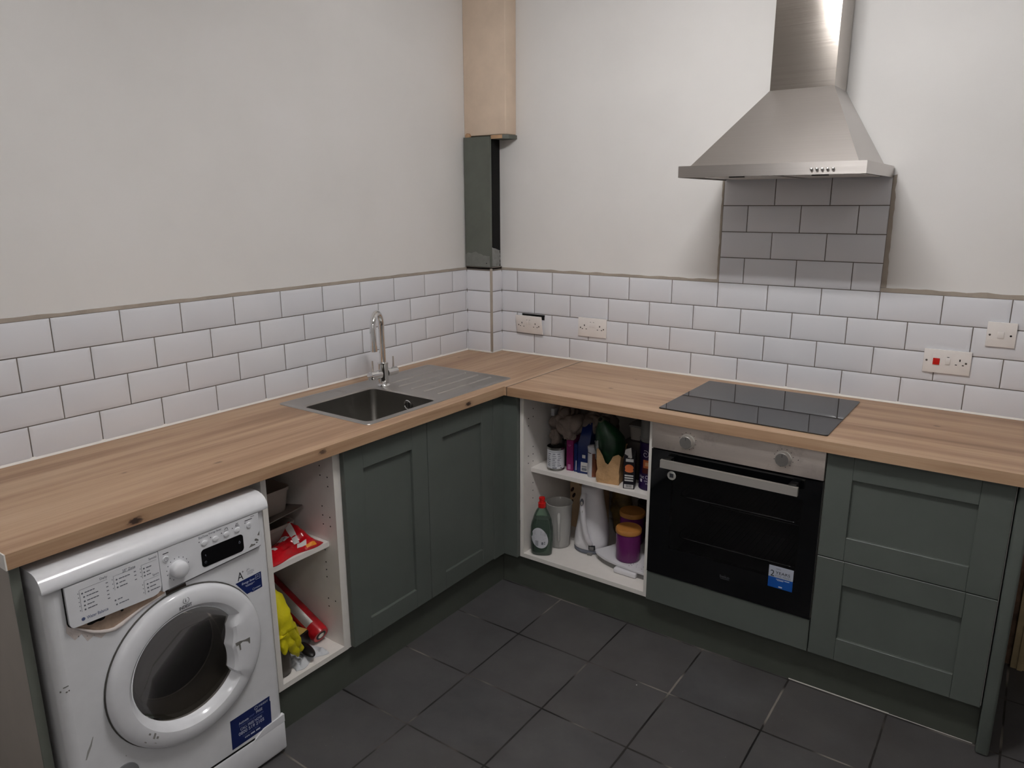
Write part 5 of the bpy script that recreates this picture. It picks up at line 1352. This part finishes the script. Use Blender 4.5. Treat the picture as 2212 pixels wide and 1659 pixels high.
# red packet
rp = thing('snack_packet', 'shiny red crumpled packet with white and orange print at the front of the narrow shelf', 'packet', (.48, -1.62, AZ))
M['red_foil'] = pm('shiny_red_packet', (176, 14, 26), .22, var=.12, coat=.3)
mb = MB(); vs = []; fs = []; nx, ny = 36, 22
for j in range(ny+1):
    for i in range(nx+1):
        u, w = i/nx, j/ny          # u along y, w from front to back
        y = -1.735+.228*u; x = .522-.095*w-.030*u*w-.02*max(0, u-.85)+.006*math.sin(u*9)
        edge = min(1, min(w, 1-w)*5)*min(1, min(u, 1-u)*7)
        z = AZ+.003+.026*edge*(.7+.5*noise.noise((u*4, w*3, 1)))+.006*noise.noise((u*13, w*9, 4))*edge
        z += .10*max(0, w-.3)*math.exp(-((u-.80)/.13)**2)*.85
        z = max(z, AZ+.0012); vs.append((x, y, z))
for j in range(ny):
    for i in range(nx): fs.append((j*(nx+1)+i, j*(nx+1)+i+1, (j+1)*(nx+1)+i+1, (j+1)*(nx+1)+i))
n0 = len(vs); top_v = list(vs); vs += [(x, y, AZ+.0006) for x, y, z in vs]; fs += [tuple(n0+i for i in reversed(f)) for f in fs[:nx*ny]]
rim = [i for i in range(nx+1)]+[j*(nx+1)+nx for j in range(1, ny+1)]+[ny*(nx+1)+i for i in range(nx-1, -1, -1)]+[j*(nx+1) for j in range(ny-1, 0, -1)]
for a, b in zip(rim, rim[1:]+rim[:1]): fs.append((a, a+n0, b+n0, b))
mb.add(vs, fs); rb_ = build('packet_body', mb, M['red_foil'], rp, 50)
def on_pack(mb, poly, m=0, up_=.0012):
    pts = []
    for u, w in poly:
        i, j = min(nx-1e-6, max(0, u*nx)), min(ny-1e-6, max(0, w*ny)); a, b = int(i), int(j)
        V = [Vector(top_v[(b+q)*(nx+1)+a+p]) for q in (0, 1) for p in (0, 1)]; fi, fj = i-a, j-b
        pts.append(V[0]*(1-fi)*(1-fj)+V[1]*fi*(1-fj)+V[2]*(1-fi)*fj+V[3]*fi*fj+Vector((.0006, 0, up_)))
    return pts
def patch(mb, u0, w0, u1, w1, m=0, skew=0, n=8, ell=False):
    g = [[(u0+(u1-u0)*i/n+skew*j/n, w0+(w1-w0)*j/n) for i in range(n+1)] for j in range(n+1)]
    L = [on_pack(mb, r) for r in g]
    mb.loops(L, m, closed=False)
for q in ((.04, .50, .17, .78, 0, 0), (.30, .40, .36, .85, 0, -.08), (.62, .30, .70, .95, 0, .10), (.60, .12, .74, .26, 0, .05), (.56, .60, .66, .92, 0, -.02)):
    mb = MB(); patch(mb, *q); build('white_print', mb, M['paper_w'], rb_, 60)
mb = MB(); patch(mb, .72, .04, .88, .13); build('orange_print', mb, pm('orange_yellow_print', (222, 134, 30), .5), rb_, 60)
mb = MB(); patch(mb, .575, .66, .645, .86, 0, -.01); build('barcode', mb, M['print_grey'], rb_, 60)
# lower level
LZ = .1684
rt_ = thing('packaging_tube', 'long red and silver tube leaning towards the back of the narrow cabinet', 'tube', (.30, -1.52, LZ), None)
p0, p1 = Vector((.495, -1.5230, .2020)), Vector((.12, -1.525, .368)); ax_ = (p1-p0).normalized()
M['red_tube'] = pm('glossy_red_tube', (150, 20, 28), .25, var=.3)
mb = MB().tube([p0+ax_*.0, p0+ax_*.012, p1], [.029, .0315, .0315], 32, 0, True); rtb = build('tube_body', mb, M['red_tube'], rt_, 40)
mb = MB(); toc = (CAM-p0); toc = (toc-ax_*toc.dot(ax_)).normalized(); sd = ax_.cross(toc)
L = []
for tt in (.045, .40): L.append([p0+ax_*tt+(toc*math.cos(a)+sd*math.sin(a))*.0320 for a in [math.radians(q) for q in range(-34, 23, 8)]])
mb.loops(L, 0, closed=False); build('silver_band', mb, M['steel_bar'], rtb, 60)
mb = MB().tube([p0-ax_*.001, p0+ax_*.0], [.019, .019], 28, 0, True); mb.tube([p0-ax_*.002, p0-ax_*.0012], [.011, .012], 24, 1, True); e_ = build('end_hole', mb, [M['print_dark'], M['steel_bar']], rtb, 40)
bx = thing('small_box', 'small black box with yellow top behind the yellow glove', 'box', (.445, -1.578, LZ), (0, 0, math.radians(12)))
build('box', MB().box((-.035, -.03, .012), (.028, .024, .058), bev=.001, seg=1), M['black'], bx, 20); build('top_face', MB().box((-.09, -.028, .0585), (.022, .022, .0605)), pm('yellow_card_face', (190, 160, 84), .6), bx, 0)
build('foot_block', MB().box((-.035, -.025, .0005), (.02, .02, .012)), M['black'], bx, 0)
tag(build('metal_can', MB().lathe([(.016, 0), (.018, .003), (.018, .09), (.012, .10), (.012, .112)], (.33, -1.635, LZ), 'z', 20), M['chrome'], None), 'small shiny metal can behind the black box', 'can')
# grey soft bottle, front left
gp = thing('detergent_bottle', 'dark grey rounded bottle at the front left of the narrow cabinet', 'bottle', (.525, -1.707, LZ), (0, 0, math.radians(90)))
pr = [(.026, .016, .0005, 0), (.034, .022, .006, 0), (.036, .025, .03, 0), (.035, .024, .10, 0), (.030, .021, .14, 0), (.018, .015, .16, 0)]
build('bottle_body', MB().loops(oval([(a*.8, b, c, d) for a, b, c, d in pr]), 0, True, True), pm('dark_taupe_plastic', (74, 68, 62), .35), gp, 60)
# yellow glove draped over it
gv = thing('rubber_glove', 'bright yellow cleaning glove draped with fingers hanging to the right', 'glove', (.50, -1.69, LZ+.10))
M['yellow'] = pm('yellow_glove_fabric', (206, 194, 18), .6, var=.1, bump=(120, .5, .002))
mb = MB()
bm = bmesh.new()
chains = [([(.470, -1.704, .440), (.495, -1.702, .420), (.518, -1.697, .375), (.528, -1.690, .325)], [.024, .032, .035, .034]),
          ([(.532, -1.690, .325), (.538, -1.668, .290), (.536, -1.650, .255), (.530, -1.636, .222)], [.026, .016, .014, .012]),
          ([(.528, -1.690, .330), (.520, -1.655, .315), (.514, -1.642, .270), (.512, -1.634, .235)], [.024, .015, .014, .012]),
          ([(.535, -1.705, .32), (.545, -1.690, .280), (.544, -1.672, .245), (.540, -1.655, .220)], [.024, .015, .014, .011]),
          ([(.530, -1.71, .315), (.546, -1.713, .285), (.548, -1.710, .262)], [.022, .016, .012])]
for pts, rs in chains:
    P2 = []; R2 = []
    for k in range(len(pts)-1):
        for i in range(5):
            u = i/5; P2.append(Vector(pts[k]).lerp(Vector(pts[k+1]), u)); R2.append(rs[k]+(rs[k+1]-rs[k])*u)
    P2.append(Vector(pts[-1])); R2.append(rs[-1]); P2.append(Vector(pts[-1])+(P2[-1]-P2[-2]).normalized()*.006); R2.append(rs[-1]*.55)
    mb.tube(P2, R2, 18, 0, True)
mb.warp(lambda v: v+Vector((noise.noise(v*45), noise.noise(v*45+Vector((9, 0, 0))), noise.noise(v*40+Vector((0, 9, 0)))))*.006)
build('glove_body', mb, M['yellow'], gv, 70)
# white cloth and black brush head
wc = thing('white_rag', 'crumpled white rag on the floor of the narrow cabinet', 'cloth', (.50, -1.60, LZ))
mb = MB(); vs = []; fs = []; nx, ny = 40, 30
for j in range(ny+1):
    for i in range(nx+1):
        u, w = i/nx, j/ny
        y = -1.672+.128*u+.006*math.sin(w*7); x = .548-.13*w+.010*math.sin(u*8+w*3)
        e = min(1, min(u, 1-u, w, 1-w)*9)
        z = LZ+.002+e*.012*abs(noise.noise((u*5, w*4, 2)))*2+e*.005*abs(noise.noise((u*12+w*5, w*10, 7)))*2
        vs.append((x, y, z))
for j in range(ny):
    for i in range(nx): fs.append((j*(nx+1)+i, j*(nx+1)+i+1, (j+1)*(nx+1)+i+1, (j+1)*(nx+1)+i))
n0 = len(vs); vs += [(x, y, LZ+.0005) for x, y, z in vs]; fs += [tuple(n0+i for i in reversed(f)) for f in fs[:nx*ny]]
rim = [i for i in range(nx+1)]+[j*(nx+1)+nx for j in range(1, ny+1)]+[ny*(nx+1)+i for i in range(nx-1, -1, -1)]+[j*(nx+1) for j in range(ny-1, 0, -1)]
for a, b in zip(rim, rim[1:]+rim[:1]): fs.append((a, a+n0, b+n0, b))
mb.add(vs, fs); build('rag_fabric', mb, pm('white_rag_fabric', (206, 208, 212), .85, bump=(160, .4)), wc, 60)
br = thing('shoe_brush', 'black oval brush head lying on the white rag under the glove', 'brush', (.515, -1.602, LZ+.022), (0, math.radians(8), math.radians(-8)))
build('brush_head', MB().sphere((0, 0, .008), (.044, .019, .010), 16), M['black'], br)
